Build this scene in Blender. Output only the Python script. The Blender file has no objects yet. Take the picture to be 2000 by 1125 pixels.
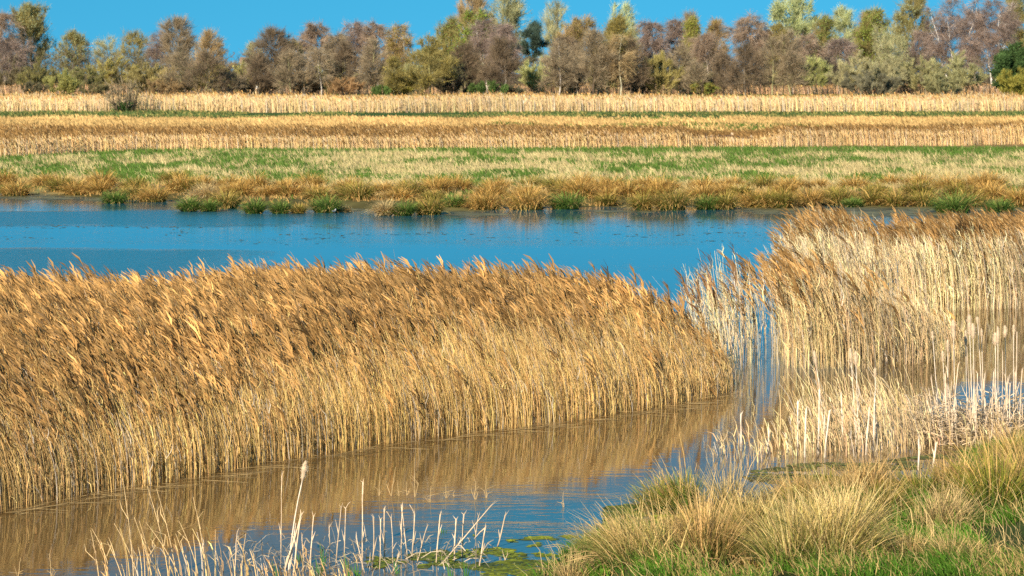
import bpy, math
import numpy as np
from math import radians, sin, cos, pi

# ---------------------------------------------------------------- camera, sky, sun, exposure
SC = bpy.context.scene
COL = SC.collection
F, H, YH = 5000.0, 5.5, 140.0          # focal length in photo pixels, eye height in metres, horizon row of the photograph

cam = bpy.data.cameras.new("camera")
cam.lens, cam.sensor_width = 90.0, 36.0
cam.shift_y = -(562.5 - YH) / 2000.0
cam.clip_start, cam.clip_end = 0.5, 6000
cam.dof.use_dof = True
cam.dof.focus_distance = 37.0
cam.dof.aperture_fstop = 4.8
camo = bpy.data.objects.new("camera", cam)
camo.location = (0, 0, H)
camo.rotation_euler = (radians(90), 0, 0)
COL.objects.link(camo)
SC.camera = camo

SUN_EL, SUN_AZ = 24.0, 204.0           # azimuth clockwise from +Y (north, the view direction): behind the camera on its left
world = bpy.data.worlds.new("World")
SC.world = world
world.use_nodes = True
wn, wl = world.node_tree.nodes, world.node_tree.links
wn.clear()
w_out = wn.new("ShaderNodeOutputWorld")
w_bg = wn.new("ShaderNodeBackground")
w_sky = wn.new("ShaderNodeTexSky")
w_sky.sky_type = 'NISHITA'
w_sky.sun_disc = False
w_sky.sun_elevation = radians(SUN_EL)
w_sky.sun_rotation = radians(SUN_AZ)
w_sky.altitude = 300
w_sky.air_density, w_sky.dust_density, w_sky.ozone_density = 1.0, 0.2, 3.0
# very clear polarised spring air: the horizon band is as blue as the sky higher up
w_tc = wn.new("ShaderNodeTexCoord")
w_map = wn.new("ShaderNodeVectorMath"); w_map.operation = 'MULTIPLY_ADD'
w_map.inputs[1].default_value = (1, 1, 0.85)
w_map.inputs[2].default_value = (0, 0, 0.30)
w_nrm = wn.new("ShaderNodeVectorMath"); w_nrm.operation = 'NORMALIZE'
w_hs = wn.new("ShaderNodeHueSaturation")
w_hs.inputs['Hue'].default_value = 0.470
w_hs.inputs['Saturation'].default_value = 1.36
w_hs.inputs['Value'].default_value = 0.62
wl.new(w_tc.outputs['Generated'], w_map.inputs[0])
wl.new(w_map.outputs[0], w_nrm.inputs[0])
wl.new(w_nrm.outputs[0], w_sky.inputs['Vector'])
wl.new(w_sky.outputs[0], w_hs.inputs['Color'])
wl.new(w_hs.outputs[0], w_bg.inputs['Color'])
w_bg.inputs['Strength'].default_value = 0.15
wl.new(w_bg.outputs[0], w_out.inputs['Surface'])

sun = bpy.data.lights.new("sun", 'SUN')
sun.energy = 5.0
sun.angle = radians(0.5)
sun.color = (1.0, 0.86, 0.66)
suno = bpy.data.objects.new("sun", sun)
COL.objects.link(suno)
SD = np.array([sin(radians(SUN_AZ)) * cos(radians(SUN_EL)), cos(radians(SUN_AZ)) * cos(radians(SUN_EL)), sin(radians(SUN_EL))])
from mathutils import Vector
suno.rotation_euler = Vector(SD).to_track_quat('Z', 'Y').to_euler()
suno.location = (-30, -20, 40)

SC.view_settings.view_transform = 'Standard'
SC.view_settings.look = 'None'
SC.view_settings.exposure = 0.68
SC.view_settings.gamma = 1.0
SC.cycles.use_denoising = False
SC.cycles.max_bounces = 6
SC.cycles.diffuse_bounces = 3
SC.cycles.glossy_bounces = 3
SC.cycles.transmission_bounces = 3
SC.cycles.transparent_max_bounces = 4
SC.cycles.caustics_reflective = False
SC.cycles.caustics_refractive = False

# ---------------------------------------------------------------- helpers
def dist(sy):
    """Ground distance seen at row sy of the photograph."""
    return H * F / (np.asarray(sy, float) - YH)

def gp(sx, sy):
    """Ground point (x, y) seen at a photo pixel."""
    d = dist(sy)
    return (np.asarray(sx, float) - 1000) * d / F, d

def interp(x, tab):
    a = np.array(tab, float)
    return np.interp(x, a[:, 0], a[:, 1])

class Soup:
    """Collects coloured geometry and links it as one mesh object."""
    def __init__(s):
        s.v, s.f, s.c, s.n = [], [], [], 0
    def add(s, v, f, c):
        v = np.asarray(v, float).reshape(-1, 3)
        c = np.broadcast_to(np.asarray(c, float), (len(v), 3))
        s.v.append(v); s.c.append(c)
        s.f.append(np.asarray(f, int).reshape(-1, 4) + s.n)
        s.n += len(v)
    def ribbons(s, P, W, S, C):
        """P (n,k,3) centre lines, W (n,k) full widths, S (n,3) side directions, C (n,k,3) or (n,1,3) colours."""
        n, k = P.shape[:2]
        if n == 0: return
        off = S[:, None, :] * (W[:, :, None] * 0.5)
        V = np.stack([P - off, P + off], 2).reshape(-1, 3)
        C = np.broadcast_to(C, (n, k, 3))
        CC = np.repeat(C[:, :, None, :], 2, 2).reshape(-1, 3)
        b = (np.arange(n) * k * 2)[:, None] + (np.arange(k - 1) * 2)[None, :]
        Q = np.stack([b, b + 1, b + 3, b + 2], -1).reshape(-1, 4)
        s.add(V, Q, CC)
    def tube(s, pts, rad, col, sides=6, cap=True):
        pts = np.asarray(pts, float); rad = np.asarray(rad, float)
        k = len(pts)
        t = np.gradient(pts, axis=0)
        t /= np.linalg.norm(t, axis=1)[:, None] + 1e-9
        ref = np.array([0.31, 0.95, 0.05]) if abs(t[:, 2]).mean() > .6 else np.array([0.1, 0.15, 0.98])
        u = np.cross(t, ref); u /= np.linalg.norm(u, axis=1)[:, None] + 1e-9
        w = np.cross(t, u)
        a = np.arange(sides) * 2 * pi / sides
        V = pts[:, None] + rad[:, None, None] * (np.cos(a)[None, :, None] * u[:, None] + np.sin(a)[None, :, None] * w[:, None])
        i = np.arange(k - 1)[:, None] * sides
        j = np.arange(sides)[None, :]; j2 = (j + 1) % sides
        Q = np.stack([i + j, i + j2, i + sides + j2, i + sides + j], -1).reshape(-1, 4)
        col = np.asarray(col, float)
        C = np.repeat(np.broadcast_to(col, (k, 3)) if col.ndim < 2 else col, sides, 0)
        V = V.reshape(-1, 3)
        if cap:
            V = np.vstack([V, pts[-1:]]); C = np.vstack([C, C[-1:]])
            e = (k - 1) * sides
            Q = np.vstack([Q, [[e + jj, e + (jj + 1) % sides, len(V) - 1, len(V) - 1] for jj in range(sides)]])
        s.add(V, Q, C)
    def box(s, c, d, col, ang=0.0):
        x, y, z = np.array(d) / 2
        V = np.array([[a, b, e] for a in (-x, x) for b in (-y, y) for e in (-z, z)])
        R = np.array([[cos(ang), -sin(ang), 0], [sin(ang), cos(ang), 0], [0, 0, 1]])
        s.add(V @ R.T + np.array(c), [[0, 1, 3, 2], [4, 6, 7, 5], [0, 4, 5, 1], [2, 3, 7, 6], [0, 2, 6, 4], [1, 5, 7, 3]], col)
    def mesh(s, name, smooth=False):
        V = np.concatenate(s.v).astype(np.float32); Fq = np.concatenate(s.f); C = np.concatenate(s.c).astype(np.float32)
        tri = Fq[:, 2] == Fq[:, 3]
        cnt = np.where(tri, 3, 4)
        keep = np.ones(Fq.shape, bool); keep[tri, 3] = False
        li = Fq[keep]
        me = bpy.data.meshes.new(name)
        me.vertices.add(len(V)); me.vertices.foreach_set("co", V.ravel())
        me.loops.add(len(li)); me.loops.foreach_set("vertex_index", li.astype(np.int32))
        me.polygons.add(len(Fq)); me.polygons.foreach_set("loop_start", np.concatenate([[0], np.cumsum(cnt)[:-1]]).astype(np.int32))
        me.update(calc_edges=True)
        at = me.color_attributes.new("Col", 'FLOAT_COLOR', 'POINT')
        at.data.foreach_set("color", np.hstack([C, np.ones((len(C), 1), np.float32)]).ravel())
        me.polygons.foreach_set("use_smooth", np.full(len(Fq), bool(smooth)))
        me.validate()
        return me
    def build(s, name, mat, parent=None, loc=(0, 0, 0), smooth=False):
        me = s.mesh(name, smooth)
        me.materials.append(mat)
        o = bpy.data.objects.new(name, me)
        o.location = loc
        COL.objects.link(o)
        if parent is not None: o.parent = parent
        return o

def tag(o, label=None, cat=None, group=None, kind=None):
    if label and len(label.split()) > 16: print("LONG LABEL", len(label.split()), label)
    for k, v in (("label", label), ("category", cat), ("group", group), ("kind", kind)):
        if v: o[k] = v
    return o

def empty(name, loc, rz=0.0):
    o = bpy.data.objects.new(name, None)
    o.location = loc; o.rotation_euler = (0, 0, rz); o.empty_display_size = 0.2
    COL.objects.link(o)
    return o

def unit(v):
    return v / (np.linalg.norm(v, axis=-1, keepdims=True) + 1e-9)

def rnd_unit(rng, n):
    return unit(rng.normal(size=(n, 3)))

def vnoise(x, y, seed=0):
    """Smooth 2-D value noise in 0..1 (two octaves)."""
    def one(x, y, sd):
        xi, yi = np.floor(x).astype(int), np.floor(y).astype(int)
        fx, fy = x - xi, y - yi
        fx, fy = fx * fx * (3 - 2 * fx), fy * fy * (3 - 2 * fy)
        def h(a, b):
            n = (a * 374761393 + b * 668265263 + sd * 1442695041) & 0x7fffffff
            n = ((n ^ (n >> 13)) * 1274126177) & 0x7fffffff
            return ((n ^ (n >> 16)) & 0xffff) / 65535.0
        return (h(xi, yi) * (1 - fx) + h(xi + 1, yi) * fx) * (1 - fy) + (h(xi, yi + 1) * (1 - fx) + h(xi + 1, yi + 1) * fx) * fy
    x, y = np.asarray(x, float), np.asarray(y, float)
    return one(x, y, seed) * .65 + one(x * 2.1 + 7.3, y * 2.1 + 3.1, seed + 5) * .35

def in_poly(x, y, poly):
    p = np.array(poly, float)
    r = np.zeros(len(x), bool)
    j = len(p) - 1
    for i in range(len(p)):
        c = ((p[i, 1] > y) != (p[j, 1] > y)) & (x < (p[j, 0] - p[i, 0]) * (y - p[i, 1]) / (p[j, 1] - p[i, 1] + 1e-12) + p[i, 0])
        r ^= c; j = i
    return r

def fill(poly_px, density, rng):
    """Random ground points, evenly dense per square metre, inside a polygon given in photo pixels."""
    P = np.array(poly_px, float)
    gx, gy = gp(P[:, 0], P[:, 1])
    x0, x1, y0, y1 = gx.min(), gx.max(), gy.min(), gy.max()
    c = density ** -.5
    x, y = np.meshgrid(np.arange(x0, x1, c), np.arange(y0, y1, c))
    x, y = x.ravel() + rng.uniform(-.6, .6, x.size) * c, y.ravel() + rng.uniform(-.6, .6, y.size) * c
    m = in_poly(x, y, np.stack([gx, gy], 1))
    return x[m], y[m]

# ---------------------------------------------------------------- materials
def plant_mat(name, rough=0.75, trans=0.22, noise=3.0, var=0.35, spec=0.15):
    m = bpy.data.materials.new(name); m.use_nodes = True
    n, l = m.node_tree.nodes, m.node_tree.links
    n.clear()
    out = n.new("ShaderNodeOutputMaterial")
    at = n.new("ShaderNodeAttribute"); at.attribute_name = "Col"
    tc = n.new("ShaderNodeTexCoord")
    nz = n.new("ShaderNodeTexNoise"); nz.inputs['Scale'].default_value = noise; nz.inputs['Detail'].default_value = 3
    mr = n.new("ShaderNodeMapRange"); mr.inputs['From Min'].default_value = .3; mr.inputs['From Max'].default_value = .7
    mr.inputs['To Min'].default_value = 1 - var; mr.inputs['To Max'].default_value = 1 + var
    mx = n.new("ShaderNodeVectorMath"); mx.operation = 'SCALE'
    l.new(tc.outputs['Object'], nz.inputs['Vector']); l.new(nz.outputs['Fac'], mr.inputs['Value'])
    l.new(at.outputs['Color'], mx.inputs[0]); l.new(mr.outputs[0], mx.inputs['Scale'])
    bs = n.new("ShaderNodeBsdfPrincipled")
    bs.inputs['Roughness'].default_value = rough
    bs.inputs['Specular IOR Level'].default_value = spec
    l.new(mx.outputs[0], bs.inputs['Base Color'])
    if trans > 0:
        tr = n.new("ShaderNodeBsdfTranslucent"); l.new(mx.outputs[0], tr.inputs['Color'])
        ms = n.new("ShaderNodeMixShader"); ms.inputs[0].default_value = trans
        l.new(bs.outputs[0], ms.inputs[1]); l.new(tr.outputs[0], ms.inputs[2]); l.new(ms.outputs[0], out.inputs['Surface'])
    else:
        l.new(bs.outputs[0], out.inputs['Surface'])
    return m

M_REED = plant_mat("dry_reed", .6, .18, .45, .14, .25)
M_FARREED = plant_mat("far_dry_reed", .8, .15, .06, .14)
M_GRASS = plant_mat("grass_blades", .7, .25, .5, .2)
M_TUFT = plant_mat("rush_blades", .65, .2, 3.0, .2, .2)
M_TWIG = plant_mat("twigs", .85, .3, .25, .25)
M_BARK = plant_mat("bark", .85, 0, 2.0, .4)
M_STALK = plant_mat("bleached_stalk", .7, 0, 14.0, .25, .2)
M_FLUFF = plant_mat("seed_fluff", .95, .25, 25.0, .15, .0)
M_WEED = plant_mat("floating_weed", .5, .1, 2.0, .4, .3)
M_PAINT = plant_mat("weathered_surface", .8, 0, 1.5, .2)
M_GROUND = plant_mat("marsh_ground", .95, 0, .8, .35, .1)
M_BIRD = plant_mat("feathers", .9, 0, 30.0, .08, .1)

def water_mat():
    m = bpy.data.materials.new("marsh_water"); m.use_nodes = True
    n, l = m.node_tree.nodes, m.node_tree.links
    bs = n['Principled BSDF']
    bs.inputs['Base Color'].default_value = (.050, .034, .016, 1)
    bs.inputs['Roughness'].default_value = .02
    bs.inputs['IOR'].default_value = 1.36
    tc = n.new("ShaderNodeTexCoord")
    sep = n.new("ShaderNodeSeparateXYZ"); l.new(tc.outputs['Object'], sep.inputs[0])
    def math(op, a, b=None, clamp=False):
        q = n.new("ShaderNodeMath"); q.operation = op; q.use_clamp = clamp
        for i, v in enumerate((a, b)):
            if v is None: continue
            if isinstance(v, (int, float)): q.inputs[i].default_value = v
            else: l.new(v, q.inputs[i])
        return q.outputs[0]
    def noise(scale, sx, sy, detail=3.0, rough=.55):
        mp = n.new("ShaderNodeMapping"); mp.inputs['Scale'].default_value = (sx, sy, 1)
        l.new(tc.outputs['Object'], mp.inputs[0])
        z = n.new("ShaderNodeTexNoise"); z.inputs['Scale'].default_value = scale
        z.inputs['Detail'].default_value = detail; z.inputs['Roughness'].default_value = rough
        l.new(mp.outputs[0], z.inputs['Vector'])
        return z.outputs['Fac']
    def ramp(v, a, b):
        q = n.new("ShaderNodeMapRange"); q.interpolation_type = 'SMOOTHSTEP'
        q.inputs['From Min'].default_value = a; q.inputs['From Max'].default_value = b
        l.new(v, q.inputs['Value'])
        return q.outputs[0]
    X, Y = sep.outputs[0], sep.outputs[1]
    wob = math('MULTIPLY', math('SUBTRACT', noise(.06, 1, 2.5), .5), 9.0)
    Yw = math('ADD', Y, wob)
    # wind-ruffled lanes on the open pond: one below the far bank, one behind the reeds on the left, a breeze in the channel
    lane1 = math('MULTIPLY', math('MULTIPLY', ramp(Yw, 91.5, 93), math('SUBTRACT', 1, ramp(Yw, 100.5, 102))), math('SUBTRACT', 1, ramp(X, -12, 0)))
    lane2 = math('MULTIPLY', math('SUBTRACT', 1, ramp(Yw, 77, 80)), math('MULTIPLY', ramp(Y, 56, 60), math('SUBTRACT', 1, ramp(X, -10, -6.5))))
    lanes = math('MAXIMUM', lane1, lane2)
    pond = ramp(Y, 44, 51)
    pond = math('MULTIPLY', pond, math('SUBTRACT', 1, math('MULTIPLY', ramp(X, 5.5, 7.5), math('SUBTRACT', 1, ramp(Y, 60, 63)))))
    patch = ramp(noise(.05, .5, 3.0), .35, .7)
    chan = math('MULTIPLY', math('SUBTRACT', 1, pond), math('ADD', .35, math('MULTIPLY', ramp(noise(.5, .35, 1.6), .42, .66), .65)))
    near = math('MULTIPLY', math('SUBTRACT', 1, ramp(Y, 31.5, 35.0)), ramp(X, -2.2, .3))
    calm = math('MULTIPLY', pond, math('ADD', .25, math('MULTIPLY', patch, .5)))
    bc = n.new("ShaderNodeMix"); bc.data_type = 'RGBA'
    bc.inputs[6].default_value = (.142, .084, .030, 1); bc.inputs[7].default_value = (.028, .135, .190, 1)
    l.new(math('MAXIMUM', pond, math('MULTIPLY', near, .85)), bc.inputs[0]); l.new(bc.outputs[2], bs.inputs['Base Color'])  # near patch takes the pond's blue: sky reflection put into the base colour
    amp = math('ADD', math('ADD', math('MULTIPLY', lanes, 1.6), math('MULTIPLY', calm, .45)), math('MULTIPLY', chan, math('ADD', .16, math('MULTIPLY', near, .75))))
    h = math('ADD', noise(2.6, .75, 2.3, 2.0), math('MULTIPLY', noise(9.0, .55, 2.0, 2.0), .30))
    hgt = math('MULTIPLY', h, amp)
    l.new(math('ADD', .02, math('ADD', math('MULTIPLY', lanes, .17), math('MULTIPLY', calm, .02))), bs.inputs['Roughness'])
    bp = n.new("ShaderNodeBump"); bp.inputs['Strength'].default_value = 1.0; bp.inputs['Distance'].default_value = .014
    l.new(hgt, bp.inputs['Height']); l.new(bp.outputs[0], bs.inputs['Normal'])
    return m
M_WATER = water_mat()

# ---------------------------------------------------------------- ground and water
FAR_SHORE = [(-900, 372), (0, 378), (90, 380), (200, 385), (330, 390), (420, 398), (560, 404), (700, 408), (830, 412), (900, 410), (1000, 403), (1300, 404), (1500, 402), (1800, 402), (2000, 408), (2900, 410)]
NEAR_SHORE = [(-2000, 1330), (300, 1330), (900, 1230), (1040, 1140), (1120, 1092), (1180, 1052), (1260, 1048), (1360, 1046), (1430, 1035), (1480, 1022), (1560, 1002), (1640, 985), (1710, 982), (1800, 985), (1860, 950), (1890, 905), (1950, 882), (2010, 874), (2300, 850), (4000, 820)]

def land(x, d):
    sy = YH + H * F / d
    sx = 1000 + F * x / d
    df = d - dist(interp(sx, FAR_SHORE))
    dn = dist(interp(sx, NEAR_SHORE)) - d
    wob = (vnoise(x * .5, d * .5, 3) - .5)
    zf = np.clip((df + wob * 4) * .10, -.5, .22) + np.clip((df - 4) * .003, 0, .15)
    zn = np.clip((dn + wob * .8) * .22, -.5, .16) + np.clip(dn * .02, 0, .15) + np.where(dn > .3, wob * .12, 0) - .5 * np.clip((vnoise(x * 1.1 + 5, d * .8, 19) - .60) * 6, 0, 1) * (dn > .2) * (dn < 4.5)
    return np.maximum(zf, zn)

def ground():
    D = np.concatenate([np.geomspace(9, 130, 420), np.geomspace(131, 5000, 150)])
    R = np.linspace(-.42, .42, 330)
    d, r = np.meshgrid(D, R, indexing='ij')
    x = r * d
    z = land(x.ravel(), d.ravel()).reshape(d.shape)
    n1 = vnoise(x * .25, d * .1, 11); n2 = vnoise(x * .08, d * .04, 17)
    mud, green, straw, tan = np.array([.035, .028, .016]), np.array([.06, .12, .02]), np.array([.30, .24, .11]), np.array([.30, .19, .08])
    C = np.zeros(d.shape + (3,)) + mud
    m = (d > 95) & (z > -.05)
    g = np.clip((n1 - .45) * 5, 0, 1)[..., None]
    C[m] = (green * g + straw * (1 - g))[m]
    m = (d > 95) & (d < 112 + 6 * n1); C[m] = (np.array([.10, .085, .03]) * (.6 + .8 * n1[..., None]))[m]
    m = (d > 163) & (d < 292); C[m] = (tan * (.85 + .3 * n2[..., None]))[m]
    m = m & (n2 > .62); C[m] = (green * .6 + straw * .4)
    m = (d >= 292) & (d < 322); C[m] = np.array([.05, .10, .02])
    m = (d >= 322) & (d < 500); C[m] = straw
    m = (d >= 395) & (d < 520); C[m] = (green * .7 + straw * .3)
    m = d >= 520; C[m] = np.array([.16, .10, .05])
    m = (d < 60) & (z > -.02); C[m] = (np.array([.035, .05, .014]) * (.7 + .6 * n1[..., None]))[m]
    s = Soup()
    ny, nx = d.shape
    i = (np.arange(ny - 1) * nx)[:, None] + np.arange(nx - 1)[None, :]
    Q = np.stack([i, i + 1, i + nx + 1, i + nx], -1).reshape(-1, 4)
    s.add(np.stack([x, d, z], -1), Q, C.reshape(-1, 3))
    tag(s.build("ground", M_GROUND, smooth=True), "flat marsh ground under grass and reeds", "ground", kind="structure")
ground()

s = Soup()
s.add([[-60, 4, 0], [60, 4, 0], [60, 150, 0], [-60, 150, 0]], [[0, 1, 2, 3]], (.02, .02, .02))
tag(s.build("water", M_WATER), "still blue pond and brown channel water", "water", kind="structure")

# ---------------------------------------------------------------- reeds
WIND = np.array([-1.0, 0.12, 0.0])
STRAW = np.array([.73, .49, .19])
PALE = np.array([.82, .635, .365])
PLUME = np.array([.455, .262, .092])
PLUME_D = np.array([.24, .13, .055])

def reed_bed(name, x, y, h, rng, label, z0=-.06, lean=.20, head=.9, straw=STRAW, plume=PLUME, sw=.0085, nleaf=3, nbr=10, brw=.026, brl=.36, mat=M_REED, leaf_len=.34, tint=.22, k=5, group=None, dk=.14):
    """One bed of reeds as a single mass: stems, dead leaves and feathery heads bent by the wind from the right."""
    s = Soup()
    n = len(x)
    z0 = np.broadcast_to(z0, n)
    gust = vnoise(x * .45, y * .30, 21)
    ln = lean * (.55 + .9 * gust) * rng.uniform(.3, 1.6, n)
    tilt = rng.normal(0, .045, (n, 2)) + rng.normal(0, .2, (n, 2)) * (rng.random((n, 1)) < .035)
    pat = vnoise(x * .55 + 11, y * .4, 35)[:, None]
    col = straw * (.84 + .32 * pat) * (1 + (pat - .5) * np.array([.0, -.05, -.25])) * (1 + rng.normal(0, tint, (n, 1))) * (1 + rng.normal(0, .05, (n, 3)))
    col = np.clip(col, .03, .95)
    grey = rng.random(n) < .12
    col[grey] = col[grey].mean(1, keepdims=True) * np.array([1.05, .92, .75])
    dark = rng.random(n) < dk
    col[dark] *= .5
    def S(t, idx=slice(None)):
        t = np.asarray(t)
        hx = h[idx][:, None]; L = ln[idx][:, None] * hx * t ** 3.0
        P = np.stack([x[idx][:, None] + tilt[idx, 0][:, None] * hx * t + WIND[0] * L,
                      y[idx][:, None] + tilt[idx, 1][:, None] * hx * t + WIND[1] * L,
                      z0[idx][:, None] + hx * t - .35 * ln[idx][:, None] * L], -1)
        return P
    T = np.broadcast_to(np.linspace(0, 1, k), (n, k))
    a = rng.uniform(0, 2 * pi, n)
    side = np.stack([np.cos(a), np.sin(a) * .6, 0 * a], -1)
    W = sw * rng.uniform(.7, 1.4, (n, 1)) * np.linspace(1.15, .55, k)[None]
    s.ribbons(S(T), W, unit(side), col[:, None])
    # dead leaves, blown to the lee side
    if nleaf:
        idx = np.repeat(np.arange(n), nleaf); m = len(idx)
        t = rng.uniform(.12, .93, m)
        P0 = S(t[:, None], idx)[:, 0]
        dr = unit(np.array([0, 0, 1.15]) + WIND * rng.uniform(-.25, .55, (m, 1)) + rng.normal(0, .22, (m, 3)))
        L = leaf_len * rng.uniform(.4, 1.3, m)[:, None]
        P1 = P0 + dr * L * .55
        P2 = P1 + unit(dr + WIND * .4 + np.array([0, 0, -.3]) * rng.uniform(0, 2.2, (m, 1))) * L * .45
        b = rng.uniform(0, 2 * pi, m)
        sd = unit(np.stack([np.cos(b), np.sin(b), rng.normal(0, .3, m)], -1))
        lw = 1.7 * sw * rng.uniform(.5, 1.3, (m, 1)) * np.array([.8, 1.0, .15])
        lc = np.clip(col[idx] * rng.uniform(.7, 1.3, (m, 1)), 0, .95)
        s.ribbons(np.stack([P0, P1, P2], 1), lw, sd, lc[:, None])
    # feathery heads
    hd = np.where(rng.random(n) < head)[0]
    if len(hd) and nbr:
        idx = np.repeat(hd, nbr); m = len(idx)
        size = np.repeat(rng.uniform(.65, 1.25, len(hd)), nbr)[:, None]
        pc = np.repeat(plume * np.clip(1 + rng.normal(0, .36, (len(hd), 1)), .3, 1.9), nbr, 0) * rng.uniform(.75, 1.3, (m, 1))
        pc[np.repeat(rng.random(len(hd)) < .35, nbr)] *= .62
        pc = pc * (.70 + .60 * vnoise(x[idx] * .5, y[idx] * .35, 33))[:, None]
        q = np.tile(np.linspace(0, 1, nbr), len(hd))
        t = 1 - .20 * q / h[idx] * brl / .26 * 1.6
        P0 = S(t[:, None], idx)[:, 0]
        tan_ = unit(S(np.ones((m, 1)), idx)[:, 0] - S(np.full((m, 1), .9), idx)[:, 0])
        dr = unit(tan_ * 1.0 + WIND * .12 + rng.normal(0, .17, (m, 3)))
        L = brl * size * rng.uniform(.7, 1.15, (m, 1)) * (.75 + .35 * (1 - np.abs(q - .5) * 1.4))[:, None]
        P1 = P0 + dr * L * .5
        P2 = P1 + unit(dr + WIND * .35 + np.array([0, 0, -.22])) * L * .5
        b = rng.uniform(0, 2 * pi, m)
        sd = unit(np.stack([np.cos(b), np.sin(b), rng.normal(0, .5, m)], -1))
        lw = brw * size * rng.uniform(.7, 1.3, (m, 1)) * np.array([.45, 1.1, .25])
        s.ribbons(np.stack([P0, P1, P2], 1), lw, sd, np.clip(pc, 0, .9)[:, None])
    o = s.build(name, mat)
    return tag(o, label, "reeds", group, "stuff")

rng = np.random.default_rng(5)
MAIN = [(-420, 1090), (-60, 1012), (0, 1003), (100, 985), (200, 966), (300, 950), (400, 932), (520, 908), (600, 897), (700, 880), (800, 864), (900, 850), (1000, 839), (1100, 827), (1200, 812), (1300, 797), (1380, 782), (1430, 768),
        (1436, 748), (1390, 732), (1300, 722), (1200, 708), (1100, 702), (1000, 698), (900, 704), (800, 694), (700, 684), (600, 678), (480, 690), (400, 704), (320, 706), (200, 696), (100, 702), (0, 706), (-420, 704)]
x, y = fill(MAIN, 330, rng)
px = 1000 + F * x / y
h = interp(px, [(-200, 1.50), (200, 1.56), (500, 1.50), (800, 1.56), (1000, 1.60), (1150, 1.64), (1270, 1.50), (1340, 1.28), (1390, 1.0), (1440, .75)]) * (.9 + .2 * vnoise(x * .6, y * .5, 4)) * rng.normal(1, .075, len(x))
py = YH + H * F / y
fe = interp(px, [(p[0], p[1]) for p in MAIN[:18]])
edge = np.clip((y - dist(fe)) / 1.2, 0, 1)
ramp = np.clip((y - dist(fe)) / 5.5, 0, 1)
h *= (.60 + .40 * ramp ** .75) * (.85 + .15 * edge)
head_p = np.clip(.02 + .19 * np.clip(ramp * 1.5 - interp(px, [(0, -.15), (500, .15), (900, .55), (1300, .55)]), 0, 1), 0, 1)
ok = rng.random(len(x)) < .55 + .45 * np.clip(edge * 1.5, 0, 1)
x, y, h, head_p = x[ok], y[ok], np.clip(h[ok], .4, 2.4), head_p[ok]
hm = np.where(rng.random(len(x)) < .02, 1.12, 1.0)
reed_bed("reed_bed", x, y, h * hm, rng, "large golden reed bed with brown feathery heads leaning left, filling the left half", lean=.17, head=head_p, sw=.0056, nleaf=1, leaf_len=.24, brl=.29)

# fallen stems and scraps lying on the water along the ragged front edge
n = 480
q = rng.uniform(-40, 1440, n)
x, y = gp(q, interp(q, [(p[0], p[1]) for p in MAIN[:18]]) + rng.triangular(-6, 2, 16, n))
a = rng.normal(0, .5, n) + rng.choice([0, pi], n)
dv = np.stack([np.cos(a), np.sin(a), rng.uniform(-.02, .25, n) ** 2 * 3], -1)
L = rng.uniform(.1, .75, (n, 1))
P0 = np.stack([x, y, rng.uniform(.004, .03, n)], -1)
s = Soup()
s.ribbons(np.stack([P0, P0 + dv * L * .5, P0 + dv * L], 1), rng.uniform(.005, .012, (n, 1)) * np.array([[1, 1, .5]]), np.stack([-np.sin(a), np.cos(a), 0 * a + .3], -1), (np.array([.5, .35, .16]) * rng.uniform(.25, 1.2, (n, 1)))[:, None])
tag(s.build("reed_litter", M_REED), "fallen stems and scraps floating along the front edge of the main reed bed", "litter", kind="stuff")

# thin outliers at the tip and in the gap to the next bed
gap = [(1345, 735), (1440, 738), (1480, 700), (1475, 655), (1400, 640), (1330, 690)]
x, y = fill(gap, 24, rng)
h = rng.normal(1.45, .25, len(x)).clip(.5, 2.0)
reed_bed("sparse_reeds", x, y, h, rng, "sparse pale reeds in the water gap between the two reed beds", lean=.10, head=.16, straw=PALE, plume=PLUME_D, nleaf=3, sw=.009)

MID = [(1395, 708), (1480, 718), (1600, 722), (1700, 720), (1800, 712), (1870, 704), (1890, 692), (1850, 680), (1760, 676), (1650, 672), (1560, 668), (1480, 672), (1440, 690)]
x, y = fill(MID, 200, rng)
px = 1000 + F * x / y
h = interp(px, [(1390, 1.2), (1470, 1.68), (1530, 1.72), (1620, 1.70), (1700, 1.42), (1760, 1.15), (1820, .95), (1860, .75), (1900, .5)]) * (.9 + .2 * vnoise(x * .8, y * .6, 8)) * rng.normal(1, .09, len(x))
keep = rng.random(len(x)) < interp(px, [(1380, .03), (1510, .08), (1545, .6), (1580, .95), (1780, .85), (1900, .5)])
x, y, h, px = x[keep], y[keep], h[keep], px[keep]
hp = interp(px, [(1380, .5), (1500, .30), (1570, .16), (1640, .09), (1720, .05), (1900, .02)])
reed_bed("reed_bed", x, y, h.clip(.4, 2.2), rng, "middle reed bed right of the gap, brown heads on its left end, low on its right", lean=.17, head=hp, straw=PALE * np.array([.95, .90, .80]), sw=.007)

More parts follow.
